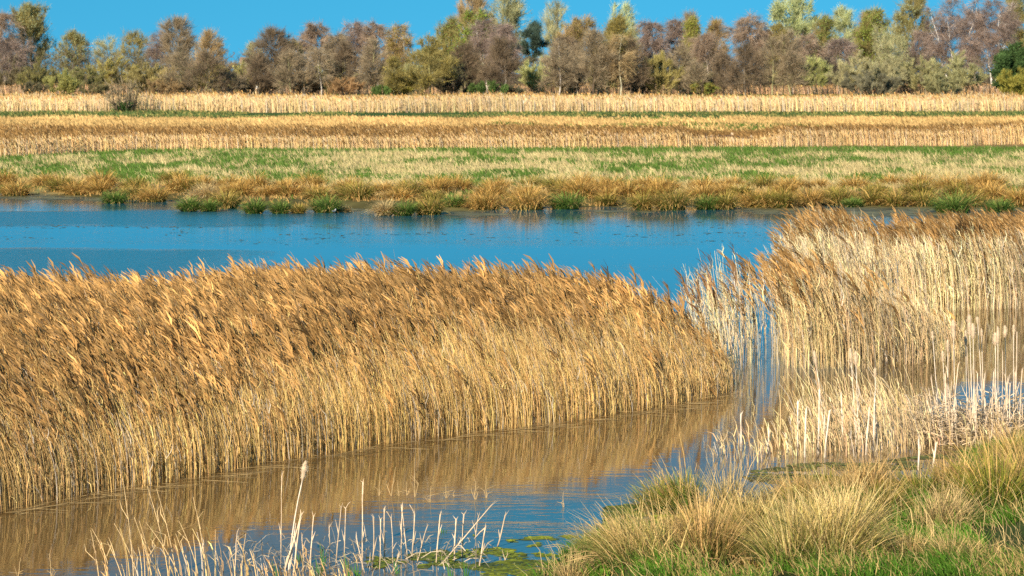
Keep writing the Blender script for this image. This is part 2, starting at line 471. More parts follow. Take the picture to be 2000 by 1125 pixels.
BACK = [(1500, 603), (1560, 612), (1700, 614), (1830, 608), (1960, 605), (2600, 602), (2600, 556), (1960, 560), (1850, 562), (1760, 556), (1700, 552), (1640, 548), (1580, 548), (1540, 560)]
x, y = fill(BACK, 170, rng)
px = 1000 + F * x / y
keep = rng.random(len(x)) < interp(px, [(1480, .06), (1570, .3), (1610, 1), (1690, 1), (1712, .25), (1765, .25), (1790, 1), (2300, 1)])
x, y, px = x[keep], y[keep], px[keep]
bp = interp(px, [(1480, .1), (1560, .25), (1640, .30), (1720, .22), (1850, .42)]) * np.clip((y - 59.5) / 2.5, .1, 1)
h = interp(px, [(1480, 1.3), (1570, 1.64), (1640, 1.78), (1700, 1.58), (1760, 1.56), (1850, 1.68), (2100, 1.72)]) * (.92 + .16 * vnoise(x * .7, y * .5, 9)) * rng.normal(1, .07, len(x))
reed_bed("reed_bed", x, y, h, rng, "back right reed bed standing in the pond, pale stems under dark brown heads", lean=.15, head=bp, straw=PALE, plume=PLUME * .72, sw=.0085, brl=.34, brw=.026)

# low dead stems of the near right stand, in the channel
STUB = [(1375, 905), (1470, 908), (1600, 892), (1720, 895), (1800, 882), (1900, 878), (2040, 866), (2040, 835), (1900, 842), (1820, 822), (1740, 815), (1640, 822), (1560, 842), (1500, 862), (1400, 872)]
x, y = fill(STUB, 120, rng)
px = 1000 + F * x / y
h = interp(px, [(1380, .42), (1480, .65), (1540, .78), (1600, 1.08), (1720, 1.08), (1790, .80), (1840, .55), (2040, .6)]) * np.where(rng.random(len(x)) < .16, rng.uniform(.75, 1.2, len(x)), rng.uniform(.28, .72, len(x)))
keep = rng.random(len(x)) < interp(px, [(1380, .35), (1540, .40), (1590, 1), (1760, 1), (1830, .8), (1860, .6), (2040, .6)]) * (.35 + 1.0 * vnoise(x * 2.2, y * 1.2, 31))
x, y, h = x[keep], y[keep], h[keep]
reed_bed("dead_reed_stand", x, y, h, rng, "near right stand of bleached headless reed stems in the channel", lean=.20, head=.0, straw=PALE * np.array([1.0, .95, .90]), sw=.009, nleaf=1, leaf_len=.22, tint=.18)
# a low fringe of thin dead reeds along the bottom left
x, y = fill([(190, 1150), (280, 1140), (560, 1128), (700, 1116), (700, 1150), (190, 1165)], 55, rng)
px = 1000 + F * x / y
h = rng.uniform(.25, .75, len(x)) * interp(px, [(180, .6), (260, 1.05), (420, 1.0), (520, .6), (700, .4)])
reed_bed("dead_reed_stand", x, y, h, rng, "thin straw coloured dead reeds along the bottom left edge of the channel", lean=.12, head=0, straw=PALE * np.array([.9, .78, .6]), sw=.008, nleaf=1, leaf_len=.2)
for sx, sy, hh, ln_ in ((180, 1135, .52, 1), (205, 1130, .5, .4), (262, 1140, .45, 0), (240, 1125, .95, .7), (290, 1130, .62, .5)): pass

# reed belts far out on the marsh
def belt(y0, y1, dens, hfun, label, rng, thin=None, **kw):
    d0, d1 = dist(y1), dist(y0)
    if callable(y1): pass
    hw = .235 * d1
    c = dens ** -.5
    x, y = np.meshgrid(np.arange(-hw, hw, c), np.arange(d0, d1, c))
    x, y = x.ravel() + rng.uniform(-.6, .6, x.size) * c, y.ravel() + rng.uniform(-.6, .6, y.size) * c
    m = np.abs(x) < .235 * y
    x, y = x[m], y[m]
    if thin is not None:
        m = thin(x, y); x, y = x[m], y[m]
    h = hfun(x, y) * rng.normal(1, .12, len(x))
    return reed_bed("reed_belt", x, y, h.clip(.2, 3), rng, label, z0=land(x, y) - .03, mat=M_FARREED, **kw)

FRONT_A = [(-500, 322), (0, 322), (130, 316), (260, 309), (400, 305), (1000, 304), (1500, 300), (1800, 297), (2500, 294)]
def thin_a(x, y):
    sx, sy = 1000 + F * x / y, YH + H * F / y
    return sy < interp(sx, FRONT_A) + (vnoise(x * .3, y * .1, 2) - .5) * 4 + (vnoise(x * .06, y * .0, 3) - .5) * 8
def h_a(x, y):
    sx = 1000 + F * x / y
    return interp(sx, [(0, 1.22), (1000, 1.12), (1330, 1.12), (1362, .78), (1480, .78), (1530, 1.12), (1750, 1.35), (2000, 1.5)]) * .82 * (.62 + .42 * vnoise(x * .10, y * .12, 6) + .34 * vnoise(x * .45, y * .3, 7))
belt(286, 323, 42, h_a, "wide belt of pale reeds with brown heads across the marsh behind the green meadow", rng, thin=thin_a, lean=.10, head=.55, straw=np.array([.84, .585, .285]), plume=PLUME * .6, sw=.022, nleaf=0, nbr=2, brw=.055, brl=.36, leaf_len=.4, k=3, tint=.10, dk=.02)
belt(218.5, 226, 7.5, lambda x, y: 1.6 * (.6 + .5 * vnoise(x * .05, y * .04, 7) + .35 * vnoise(x * .25, y * .1, 8)), "narrow pale reed belt behind the dark green strip", rng, lean=.06, head=.35, straw=np.array([.72, .53, .28]), plume=PLUME * 1.2, sw=.06, nleaf=1, nbr=1, brw=.10, brl=.4, leaf_len=.5, k=3, tint=.10, dk=.02)
def thin_c(x, y):
    sx = 1000 + F * x / y
    return rng.random(len(x)) < interp(sx, [(-300, 1), (260, 1), (320, .35), (400, .1), (1000, .1), (1040, .9), (1180, .8), (1220, .35), (1400, .6), (1560, .6), (1660, 1), (2300, 1)]) * np.clip((vnoise(x * .03, y * .02, 12) - .1) * 3, .3, 1)
belt(183, 188.3, 1.6, lambda x, y: 1.9 * (.7 + .6 * vnoise(x * .03, y * .02, 13)), "farthest tawny reed belt at the feet of the trees", rng, thin=thin_c, lean=.1, head=.4, straw=np.array([.56, .36, .20]), plume=PLUME * 1.2, sw=.10, nleaf=1, nbr=1, brw=.15, brl=.5, leaf_len=.7, k=3, tint=.12, dk=.04)

# ---------------------------------------------------------------- grass as ground cover
def blades(name, x, y, h, w, colour, rng, label, cat, mat=M_GRASS, spread=.45, lean=.25, per=3, dz=0.0):
    s = Soup()
    idx = np.repeat(np.arange(len(x)), per); n = len(idx)
    bx = x[idx] + rng.normal(0, .25, n) * h[idx]
    by = y[idx] + rng.normal(0, .25, n) * h[idx]
    P0 = np.stack([bx, by, land(bx, by) - .03 + dz], -1)
    hh = (h[idx] * rng.uniform(.5, 1.25, n))[:, None]
    dr = unit(np.array([0, 0, 1.]) + WIND * lean + rng.normal(0, spread, (n, 3)) * np.array([1, 1, .3]))
    P1 = P0 + dr * hh * .6
    P2 = P1 + unit(dr + WIND * .35 + np.array([0, 0, -.35])) * hh * .45
    b = rng.uniform(0, 2 * pi, n)
    sd = np.stack([np.cos(b), np.sin(b) * .6, 0 * b], -1)
    W = (w[idx] if np.ndim(w) else w) * rng.uniform(.6, 1.4, n)
    W = np.asarray(W)[:, None] * np.array([1, .8, .15])
    c = np.clip(colour[idx] * rng.uniform(.7, 1.3, (n, 1)), 0, .9)
    s.ribbons(np.stack([P0, P1, P2], 1), W, unit(sd), c[:, None])
    return tag(s.build(name, mat), label, cat, kind="stuff")

rng = np.random.default_rng(17)
def zone(y0, y1, n, hw=.235):
    """n points uniform over the picture rows y0..y1 (denser near, thinner far)."""
    sy = rng.uniform(y0, y1, n); d = dist(sy)
    return rng.uniform(-hw, hw, n) * d, d, sy
GREEN, DGREEN, STR = np.array([.14, .225, .042]), np.array([.075, .155, .026]), np.array([.62, .50, .25])
x, d, sy = zone(300, 404, 84000)
sx = 1000 + F * x / d
ok = (sy > interp(sx, FRONT_A) - 4) & (land(x, d) > .02)
ok &= rng.random(len(x)) > np.clip((sy - (interp(sx, FAR_SHORE) - 24)) / 12, 0, 1) * .72
x, d, sy, sx = x[ok], d[ok], sy[ok], sx[ok]
nz = vnoise(x * .35, d * .13, 41) * .55 + vnoise(x * 1.4, d * .45, 43) * .45
top = np.clip((interp(sx, FRONT_A) + interp(sx, [(0, 3), (800, 8), (1300, 14), (2000, 20)]) - sy) / 5, 0, 1)
left = np.clip((700 - sx) / 900, 0, .3)
g = np.clip((nz - .43 + top * .55 + left * .25) * 6, 0, 1)
g = (rng.random(len(x)) < g * .85 + .12)
shore = np.clip((sy - (interp(sx, FAR_SHORE) - 26)) / 14, 0, 1)
g &= rng.random(len(x)) > shore * .8
colour = np.where(g[:, None], GREEN + (DGREEN - GREEN) * rng.random((len(x), 1)), (STR * (1 - shore[:, None]) + np.array([.50, .31, .11]) * shore[:, None]) * rng.uniform(.75, 1.15, (len(x), 1)))
h = np.where(g, .26, .36) * rng.uniform(.7, 1.3, len(x)) * (1 - .5 * shore)
blades("meadow_grass", x, d, h, np.where(g, .05, .033), colour, rng, "green and straw mottled meadow grass beyond the pond", "grass")

# rough tawny sedge fields, green strips
x, d, sy = zone(238, 285, 52000)
nz = vnoise(x * .05, d * .035, 51); n2 = vnoise(x * .2, d * .05, 53)
sx = 1000 + F * x / d
gr = (nz > .52) & (sx > 950) & (rng.random(len(x)) < .75) | ((sy < 231) & (n2 > .3))
colour = np.where(gr[:, None], np.array([.10, .16, .03]) * rng.uniform(.6, 1.4, (len(x), 1)), np.array([.60, .395, .16]) * (.7 + .6 * n2[:, None]) * rng.uniform(.8, 1.2, (len(x), 1)))
blades("sedge_field", x, d, np.where(gr, .25, .40) * (.5 + n2), .10, colour, rng, "rough tawny sedge field beyond the far reeds", "sedge", mat=M_FARREED)
x, d, sy = zone(226, 238.5, 16000)
n2 = vnoise(x * .07, d * .02, 61)
ok = n2 > .25
x, d, n2 = x[ok], d[ok], n2[ok]
colour = np.array([.085, .125, .038]) * rng.uniform(.5, 1.5, (len(x), 1)) + np.array([.28, .18, .06]) * (rng.random((len(x), 1)) < .25)
blades("ditch_grass", x, d, .18 + .4 * n2, .13, colour, rng, "dark green ditch grass in a strip before the narrow reed belt", "grass", mat=M_FARREED)
x, d, sy = zone(189, 199.5, 12000)
n2 = vnoise(x * .02, d * .01, 63)
gr = n2 + np.clip((sy - 192) * .03, -.1, .2) < .56
colour = np.where(gr[:, None], np.array([.11, .155, .035]), np.array([.42, .31, .14])) * rng.uniform(.6, 1.4, (len(x), 1))
blades("pasture", x, d, np.full(len(x), .35), .2, colour, rng, "thin green pasture strip before the tree belt", "grass", mat=M_FARREED)

# short green grass of the near bank
NB = [(1000, 1160), (1050, 1135), (1130, 1088), (1190, 1058), (1300, 1024), (1430, 1000), (1480, 972), (1560, 950), (1640, 938), (1710, 962), (1800, 965), (1860, 925), (1890, 870), (1950, 880), (2010, 872), (2300, 848), (2800, 838), (2800, 1200), (1000, 1200)]
x, y = fill(NB, 900, rng)
ok = (land(x, y) > .01) & (vnoise(x * 1.1, y * .9, 73) > .36)
x, y = x[ok], y[ok]
n1 = vnoise(x * 1.6, y * 1.1, 71)
sx, sy = 1000 + F * x / y, YH + H * F / y
hollow = np.maximum.reduce([np.exp(-((sx - a) / w_) ** 2 - ((sy - b) / h_) ** 2) for a, b, w_, h_ in ((1780, 1055, 90, 45), (1455, 1105, 50, 40), (1910, 880, 60, 30), (1880, 1110, 110, 22))])
dry = rng.random(len(x)) < np.clip(.12 + (n1 - .45) * 1.4 - hollow * 1.2, .04, .85)
colour = np.where(dry[:, None], np.array([.46, .33, .13]), np.array([.095, .215, .02]) * (.45 + .9 * n1[:, None])) * rng.uniform(.7, 1.3, (len(x), 1))
blades("bank_grass", x, y, np.where(dry, .22, .16) * rng.uniform(.5, 1.6, len(x)) * (.6 + .9 * vnoise(x * 3.1, y * 2.0, 75)), np.where(dry, .009, .011), colour, rng, "short green grass between the tussocks on the near bank", "grass", spread=.55)
x, y = fill(NB, 13, rng)
ok = (land(x, y) > -.02) & (vnoise(x * 1.3, y * 1.0, 77) > .38)
x, y = x[ok], y[ok]
blades("standing_dead_grass", x, y, rng.uniform(.25, .62, len(x)), .007, np.array([.66, .48, .22]) * rng.uniform(.6, 1.15, (len(x), 1)), rng, "thin pale dead grass stems standing over the near bank", "grass", spread=.3, per=3)

# floating weed on the near water and specks on the pond
def mats(name, x, y, r, colour, rng, label, mat=M_WEED, z=.006):
    s = Soup()
    n = len(x)
    a = rng.uniform(0, pi, n)
    ex, ey = r * rng.uniform(.6, 1.8, n), r * rng.uniform(.3, .9, n)
    K = 7
    th = np.arange(K) * 2 * pi / K
    rad = rng.uniform(.55, 1.25, (n, K))
    V = np.zeros((n, K + 1, 3))
    V[:, 0, 0], V[:, 0, 1], V[:, 0, 2] = x, y, z + .012 * rng.random(n)
    V[:, 1:, 0] = x[:, None] + ex[:, None] * rad * np.cos(th + a[:, None])
    V[:, 1:, 1] = y[:, None] + ey[:, None] * rad * np.sin(th + a[:, None])
    V[:, 1:, 2] = z * .3 + .003 * rng.random((n, 1))
    j = np.arange(K)
    Q = np.stack([np.zeros(K, int), 1 + j, 1 + (j + 1) % K, 1 + (j + 1) % K], -1)
    Q = (np.arange(n) * (K + 1))[:, None, None] + Q[None]
    C = np.repeat(colour[:, None], K + 1, 1).reshape(-1, 3)
    s.add(V.reshape(-1, 3), Q.reshape(-1, 4), C)
    return tag(s.build(name, mat), label, "water weed", kind="stuff")

x, y = fill([(960, 1010), (1080, 1000), (1230, 985), (1330, 985), (1440, 985), (1460, 1010), (1340, 1040), (1200, 1065), (1130, 1100), (1040, 1140), (600, 1150), (560, 1100), (760, 1072), (960, 1040)], 420, rng)
sx, sy = 1000 + F * x / y, YH + H * F / y
cov = vnoise(x * 1.2, y * 1.5, 81) * .6 + vnoise(x * 4, y * 3.2, 83) * .4
cov = cov + interp(sx, [(600, -.06), (900, -.04), (1040, .0), (1150, .05), (1230, .22), (1400, .25)]) - np.clip((1045 - sy) / 60, 0, .3) * (sx < 1180)
ok = cov > .555
x, y = x[ok], y[ok]
yl = vnoise(x * 2.2, y * 1.6, 85)[:, None]
colour = (np.array([.06, .085, .015]) * (1 - yl) + np.array([.27, .30, .02]) * yl ** 1.3) * rng.uniform(.6, 1.4, (len(x), 1))
mats("floating_weed", x, y, .045 * rng.uniform(.4, 1.6, len(x)), colour, rng, "yellow green floating weed on the blue water by the near bank")
x, y = fill([(1440, 925), (1560, 905), (1720, 900), (1880, 880), (1890, 930), (1800, 965), (1650, 940), (1500, 960)], 260, rng)
cov = vnoise(x * 1.5, y * 1.8, 87)
ok = cov > .47
x, y = x[ok], y[ok]
colour = np.array([.10, .105, .03]) * rng.uniform(.5, 1.6, (len(x), 1))
mats("floating_weed", x, y, .045 * rng.uniform(.4, 1.5, len(x)), colour, rng, "dull green weed on the small pool behind the near tussocks")

# weed mats under the far bank
sx = rng.uniform(-60, 2060, 5200); off = rng.uniform(-6, 26, 5200)
base = interp(sx, FAR_SHORE)
width = interp(sx, [(-60, 9), (200, 10), (330, 3), (420, 2), (800, 3), (900, 13), (1150, 11), (1350, 9), (1560, 17), (1800, 26), (2060, 26)])
cov = vnoise(sx * .012, off * .2, 91)
ok = off < width * (.5 + .9 * cov)
x, y = gp(sx[ok], base[ok] + off[ok])
ok2 = vnoise(x * .25, y * .2, 93) > .36
x, y = x[ok2], y[ok2]
colour = np.array([.17, .145, .06]) * rng.uniform(.6, 1.5, (len(x), 1))
mats("floating_weed", x, y, .40 * rng.uniform(.4, 1.5, len(x)), colour, rng, "olive brown weed floating under the far bank")
sx = rng.uniform(-20, 1560, 1500); syy = rng.triangular(432, 446, 480, 1500)
ok = vnoise(sx * .008, syy * .14, 95) > .60
x, y = gp(sx[ok], syy[ok])
mats("pond_weed", x, y, .055 * rng.uniform(.3, 1.5, len(x)), np.array([.07, .075, .045]) * np.ones((len(x), 1)), rng, "scattered dark weed tips on the open blue pond")

# ---------------------------------------------------------------- rush tussocks
def tussock_soup(rng, R, Ht, n, base, tip, dry, dryfrac, w, arch=.9, wind=.25, spread=1.0, k=4, core=.42, mess=.12, tipexp=1.7, topped=False):
    """Arching blades from a small crown; each blade runs from its base colour to its tip colour. Returns (green, dry) soups."""
    a = rng.uniform(0, 2 * pi, n); q = np.sqrt(rng.random(n))
    isdry = rng.random(n) < dryfrac
    if topped:      # dead straw stands in the middle and above the shorter green outer blades
        q = np.where(isdry, q * .78, q)
    br = R * core * q
    P0 = np.stack([br * np.cos(a), br * np.sin(a) * .8, np.full(n, -.06)], -1)
    out = np.stack([np.cos(a), np.sin(a), 0 * a], -1)
    tilt = (.15 + .95 * q * rng.uniform(.4, 1.2, n)) * spread
    d0 = unit(np.array([0, 0, 1.]) + out * tilt[:, None] * .75 + WIND * wind * rng.uniform(.2, 1.3, (n, 1)) + rng.normal(0, mess, (n, 3)))
    L = Ht * rng.uniform(.55, 1.25, n)[:, None]
    L[isdry] *= rng.uniform(.75, 1.25, (isdry.sum(), 1)) * (1.12 if topped else 1)
    L[~isdry] *= .84 if topped else 1
    P = [P0]; dcur = d0
    for i in range(k - 1):
        P.append(P[-1] + dcur * L / (k - 1))
        dcur = unit(dcur + (out * .45 + WIND * wind * .9 + np.array([0, 0, -.62])) * arch * (tilt[:, None] * .8 + .25) * (1 + .5 * isdry[:, None]))
    P = np.stack(P, 1)
    b = a + pi / 2 + rng.normal(0, .7, n)
    sd = np.stack([np.cos(b), np.sin(b), 0 * b], -1)
    W = w * rng.uniform(.6, 1.4, (n, 1)) * np.linspace(1, .25, k)[None]
    t = np.linspace(0, 1, k)[None, :, None] ** tipexp
    vb = rng.uniform(.5, 1.5, (n, 1, 1))
    C = (np.array(base) * (1 - t) + np.array(tip) * t) * vb
    Cd = np.array(dry) * np.ones((n, k, 1)) * vb
    C = np.where(isdry[:, None, None], Cd, C)
    C = np.clip(C, 0, .9)
    g, dsoup = Soup(), Soup()
    g.ribbons(P[~isdry], W[~isdry], sd[~isdry], C[~isdry])
    dsoup.ribbons(P[isdry], W[isdry], sd[isdry], C[isdry])
    return g, dsoup

ORD = "first second third fourth fifth sixth seventh eighth ninth tenth eleventh twelfth thirteenth fourteenth fifteenth sixteenth seventeenth eighteenth nineteenth twentieth".split()
ORD += ["twenty-" + o for o in ORD[:9]] + ["thirtieth"] + ["thirty-" + o for o in ORD[:9]] + ["fortieth"] + ["forty-" + o for o in ORD[:9]] + ["fiftieth"] + ["fifty-" + o for o in ORD[:9]] + ["sixtieth"] + ["sixty-" + o for o in ORD[:9]]

rng = np.random.default_rng(29)
KIND = {  # blade bases: the plants' own green, deepened to paint in shade low down
    'gold':  dict(base=(.085, .10, .02), tip=(.72, .41, .11), dry=(.76, .45, .15), dryfrac=.45, w=.030, word="golden brown"),
    'olive': dict(base=(.045, .095, .018), tip=(.46, .34, .075), dry=(.72, .44, .15), dryfrac=.32, w=.030, word="olive and gold"),
    'green': dict(base=(.05, .12, .02), tip=(.24, .33, .07), dry=(.50, .35, .14), dryfrac=.12, w=.033, word="dark green"),
    'straw': dict(base=(.30, .22, .09), tip=(.70, .50, .24), dry=(.72, .52, .26), dryfrac=.6, w=.033, word="pale straw"),
}
TUS = [(30, 382, 72, 30, 'gold'), (118, 378, 60, 26, 'olive'), (150, 381, 48, 26, 'gold'), (192, 383, 60, 25, 'gold'), (224, 397, 44, 20, 'green'), (262, 390, 62, 32, 'olive'), (300, 394, 66, 26, 'gold'), (352, 385, 66, 28, 'gold'),
       (400, 396, 42, 28, 'straw'), (369, 413, 36, 21, 'green'), (407, 413, 36, 18, 'green'), (440, 407, 62, 32, 'olive'), (497, 417, 42, 22, 'green'), (470, 392, 55, 24, 'gold'), (548, 417, 36, 22, 'green'), (583, 417, 26, 16, 'olive'), (560, 393, 70, 26, 'gold'),
       (638, 415, 58, 30, 'green'), (672, 414, 30, 12, 'straw'), (612, 394, 60, 26, 'gold'), (700, 400, 72, 34, 'olive'), (752, 421, 34, 28, 'straw'), (788, 421, 44, 26, 'green'), (838, 419, 62, 34, 'olive'), (886, 409, 58, 22, 'green'), (800, 396, 66, 30, 'olive'), (850, 390, 66, 28, 'gold'),
       (945, 409, 78, 34, 'gold'), (890, 386, 66, 26, 'gold'), (1028, 409, 84, 36, 'gold'), (1106, 408, 62, 28, 'green'), (1132, 396, 66, 30, 'gold'), (1184, 402, 40, 22, 'olive'), (1222, 394, 72, 30, 'gold'), (1256, 410, 42, 28, 'olive'), (1312, 410, 66, 38, 'olive'), (1172, 386, 66, 24, 'gold'),
       (1290, 392, 70, 30, 'gold'), (1382, 409, 48, 26, 'green'), (1418, 409, 40, 26, 'olive'), (1412, 392, 66, 26, 'gold'), (1470, 404, 50, 32, 'gold'), (1495, 405, 54, 34, 'olive'), (1526, 406, 42, 30, 'olive'), (1580, 402, 66, 32, 'gold'), (1640, 401, 60, 30, 'olive'),
       (1664, 404, 38, 18, 'green'), (1702, 402, 50, 28, 'olive'), (1748, 403, 56, 28, 'olive'), (1802, 403, 56, 26, 'olive'), (1862, 415, 84, 30, 'green'), (1890, 404, 70, 34, 'olive'), (1922, 392, 66, 28, 'gold'), (1952, 414, 62, 26, 'green'), (1988, 404, 60, 34, 'gold')]
for sx in np.arange(20, 2040, 84):
    q = sx + rng.uniform(-16, 16)
    TUS.append((q, interp(q, FAR_SHORE) - rng.uniform(6, 12), rng.uniform(50, 72), rng.uniform(20, 28), 'gold' if rng.random() < .65 else 'olive'))
for sx in np.arange(330, 2040, 58):
    q = sx + rng.uniform(-18, 18)
    TUS.append((q, interp(q, FAR_SHORE) - rng.uniform(19, 27), rng.uniform(52, 76), rng.uniform(20, 28), 'gold' if rng.random() < .78 else 'olive'))
groups = {}
for t in TUS:
    back = t[1] < interp(t[0], FAR_SHORE) - 9
    groups.setdefault((t[4], bool(back)), []).append(t)
for (kd, back), lst in groups.items():
    K = KIND[kd]
    lst.sort()
    for i, (sx, sy, wpx, hpx, _) in enumerate(lst):
        gx, gy = gp(sx, sy)
        R, Ht = wpx * gy / F / 2, hpx * gy / F
        g, dr = tussock_soup(rng, R * rng.uniform(.95, 1.2), Ht * rng.uniform(1.15, 1.5), 900, K['base'], K['tip'], K['dry'], K['dryfrac'], K['w'], wind=.14, arch=.85, core=.62, mess=.2, spread=.8)
        if dr.n: g.add(np.concatenate(dr.v), np.concatenate(dr.f), np.concatenate(dr.c))
        z = max(float(land(np.array([gx]), np.array([gy]))[0]), 0.0)
        o = g.build("rush_tussock", M_TUFT, loc=(gx, gy, z))
        where = "in the back rows of the far bank" if back else "at the far waterline"
        tag(o, f"{K['word']} tussock {where}, {ORD[i]} such from left", "tussock", "rush tussocks along the far bank")

# near tussocks, with green blades and dead straw as parts: (x, base y, width px, height px, kind, label)
NEAR = [
    (1325, 1000, 165, 118, 'g1', "green rush tussock in the water, straw tips blown left, leftmost standing clear of the bank"),
    (1425, 1022, 110, 130, 's2', "tall thin straw tuft just right of the green tussock in the water"),
    (1240, 1140, 240, 128, 'd1', "big straw coloured tussock at the bottom edge nearest the floating weed"),
    (1120, 1140, 130, 70, 's1', "low pale grass tuft at the left end of the near bank"),
    (1405, 1135, 190, 130, 'd2', "dull straw and olive tussock between two big pale ones on the bottom edge"),
    (1520, 1008, 150, 92, 'g2', "dark olive tussock at the left edge of the small pool"),
    (1590, 1010, 120, 85, 'd2', "brownish dead grass tuft right of the dark olive tussock by the pool"),
    (1640, 990, 140, 85, 'g3', "mixed green and tan tussock at the front of the small pool"),
    (1690, 1000, 130, 90, 'd2', "tawny tussock between the small pool and the green hollow"),
    (1625, 1150, 330, 165, 'd3', "largest pale golden tussock, bottom edge, spreading like a fan"),
    (1560, 1065, 150, 90, 's2', "straw tuft behind the largest pale tussock"),
    (1685, 1070, 180, 100, 'd1', "golden tussock behind the right shoulder of the largest one"),
    (1790, 1000, 110, 85, 'g1', "small dark green tussock alone in front of the pool's right end"),
    (1840, 1075, 150, 90, 's1', "pale feathery grass tuft in the green hollow, leaning right"),
    (1940, 1045, 190, 140, 'g3', "tall green and tawny tussock at the right edge of the picture"),
    (1905, 905, 110, 50, 'gg', "fresh green grass clump below the bleached cattails"),
    (1985, 930, 130, 75, 'g3', "olive tussock at the right edge right of the fresh green clump"),
    (2010, 1010, 150, 130, 'd2', "tawny tussock cut off by the right edge"),
    (1790, 1140, 130, 70, 's2', "loose straw grass tuft on the bottom edge right of the largest tussock"),
    (1900, 1150, 170, 80, 's2', "wispy green and straw tuft in the bottom right corner"),
    (1300, 1075, 120, 75, 's1', "pale ragged tuft between the green water tussock and the floating weed side"),
    (1355, 1072, 120, 80, 'g3', "green cored tuft directly below the green tussock in the water"),
    (1560, 1020, 110, 70, 'g3', "olive green tuft in front of the dark olive pool tussock"),
    (1725, 1040, 110, 80, 'g2', "dark tuft on the left rim of the green hollow"),
    (1750, 1130, 140, 70, 'g3', "green tuft at the bottom edge below the green hollow"),
    (1880, 985, 120, 80, 'd2', "tawny tuft on the waterline left of the tall right edge tussock"),
    (1690, 975, 100, 60, 's2', "loose straw tuft at the pool's edge behind the tawny one"),
    (1460, 1135, 120, 80, 'g3', "green and straw tuft left of the largest tussock on the bottom edge"),
    (1480, 1075, 110, 95, 'd1', "upright straw tussock left of the largest one, in shade at its foot"),
]
NK = {
    'g1': dict(base=(.05, .14, .02), tip=(.40, .40, .07), dry=(.80, .58, .28), dryfrac=.20, w=.0115, n=1700, wind=.34),
    'g2': dict(base=(.045, .09, .018), tip=(.36, .30, .06), dry=(.66, .48, .24), dryfrac=.25, w=.0115, n=1350, wind=.10),
    'g3': dict(base=(.05, .14, .02), tip=(.46, .38, .07), dry=(.78, .55, .24), dryfrac=.24, w=.0115, n=1725, wind=.18),
    'gg': dict(base=(.06, .16, .02), tip=(.15, .27, .04), dry=(.45, .38, .15), dryfrac=.08, w=.011, n=1300, wind=.05),
    'd1': dict(base=(.07, .16, .025), tip=(.78, .57, .24), dry=(.92, .70, .38), dryfrac=.42, w=.0115, n=1725, wind=.22),
    'd2': dict(base=(.07, .12, .025), tip=(.62, .42, .17), dry=(.80, .58, .31), dryfrac=.5, w=.0115, n=1500, wind=.05),
    'd3': dict(base=(.08, .17, .025), tip=(.80, .60, .24), dry=(.93, .74, .42), dryfrac=.45, w=.0115, n=3150, wind=.08),
    's1': dict(base=(.16, .19, .05), tip=(.68, .52, .27), dry=(.76, .60, .36), dryfrac=.6, w=.011, n=900, wind=-.15),
    's2': dict(base=(.16, .17, .05), tip=(.72, .54, .26), dry=(.84, .64, .36), dryfrac=.5, w=.010, n=700, wind=.10),
}
for K in NK.values():
    K['dry'] = tuple(np.array(K['dry']) * (.80, .72, .56)); K['tip'] = tuple(np.array(K['tip']) * (.82, .80, .66))
rng = np.random.default_rng(31)
for sx, sy, wpx, hpx, kd, lab in NEAR:
    K = NK[kd]
    gx, gy = gp(sx, sy)
    R, Ht = .9 * wpx * gy / F / 2, hpx * gy / F
    z = max(float(land(np.array([gx]), np.array([gy]))[0]), 0.0)
    root = empty("rush_tussock", (gx, gy, z))
    tag(root, lab, "tussock", "rush tussocks on the near bank")
    g, dr = Soup(), Soup()
    nsub = 4 if R < .45 else 5 if R < .75 else 8
    for q in range(nsub):
        a_, r_ = rng.uniform(0, 2 * pi), R * .62 * np.sqrt(rng.random()) * (q > 0)
        sub = tussock_soup(rng, R * rng.uniform(.38, .62), Ht * rng.uniform(.62, 1.08) * (1 if q == 0 else .9), int(K['n'] * 1.15 / nsub), K['base'], K['tip'], K['dry'],
                           np.clip(K['dryfrac'] * .60 + rng.uniform(-.22, .22), .03, .8), K['w'], wind=K['wind'] + rng.normal(0, .14), k=5, arch=rng.uniform(.18, .5), core=.8, mess=.24, spread=rng.uniform(.5, .85), tipexp=2.6, topped=True)
        for big, small in zip((g, dr), sub):
            if small.n: big.add(np.concatenate(small.v) + np.array([r_ * cos(a_), r_ * sin(a_) * .8, 0]), np.concatenate(small.f), np.concatenate(small.c))
    # flattened dead thatch round the foot
    m_ = int(70 * R / .5)
    a_ = rng.uniform(0, 2 * pi, m_); r_ = R * rng.uniform(.5, 1.15, m_)
    P0 = np.stack([r_ * np.cos(a_), r_ * np.sin(a_), rng.uniform(.02, .14, m_)], -1)
    dv = unit(np.stack([np.cos(a_), np.sin(a_), 0 * a_], -1) + rng.normal(0, .7, (m_, 3)) * np.array([1, 1, .25]))
    L_ = rng.uniform(.12, .4, (m_, 1))
    dr.ribbons(np.stack([P0, P0 + dv * L_ * .5 + [0, 0, .02], P0 + dv * L_ + [0, 0, -.03]], 1), rng.uniform(.006, .012, (m_, 1)) * np.array([[1, 1, .4]]), rnd_unit(rng, m_), (np.array(K['dry']) * rng.uniform(.3, .8, (m_, 1)))[:, None])
    g.build("green_blades", M_TUFT, root)
    dr.build("dead_blades", M_TUFT, root)

# ---------------------------------------------------------------- cattails and broken stalks
BLEACH = np.array([.78, .66, .52])
def stalk_pts(hx, hz, bend, k=6):
    t = np.linspace(0, 1, k)
    return np.stack([hx * t + bend * t * (1 - t) * 4 * .25, 0.02 * np.sin(t * 3), -.08 + (hz + .08) * t], -1)

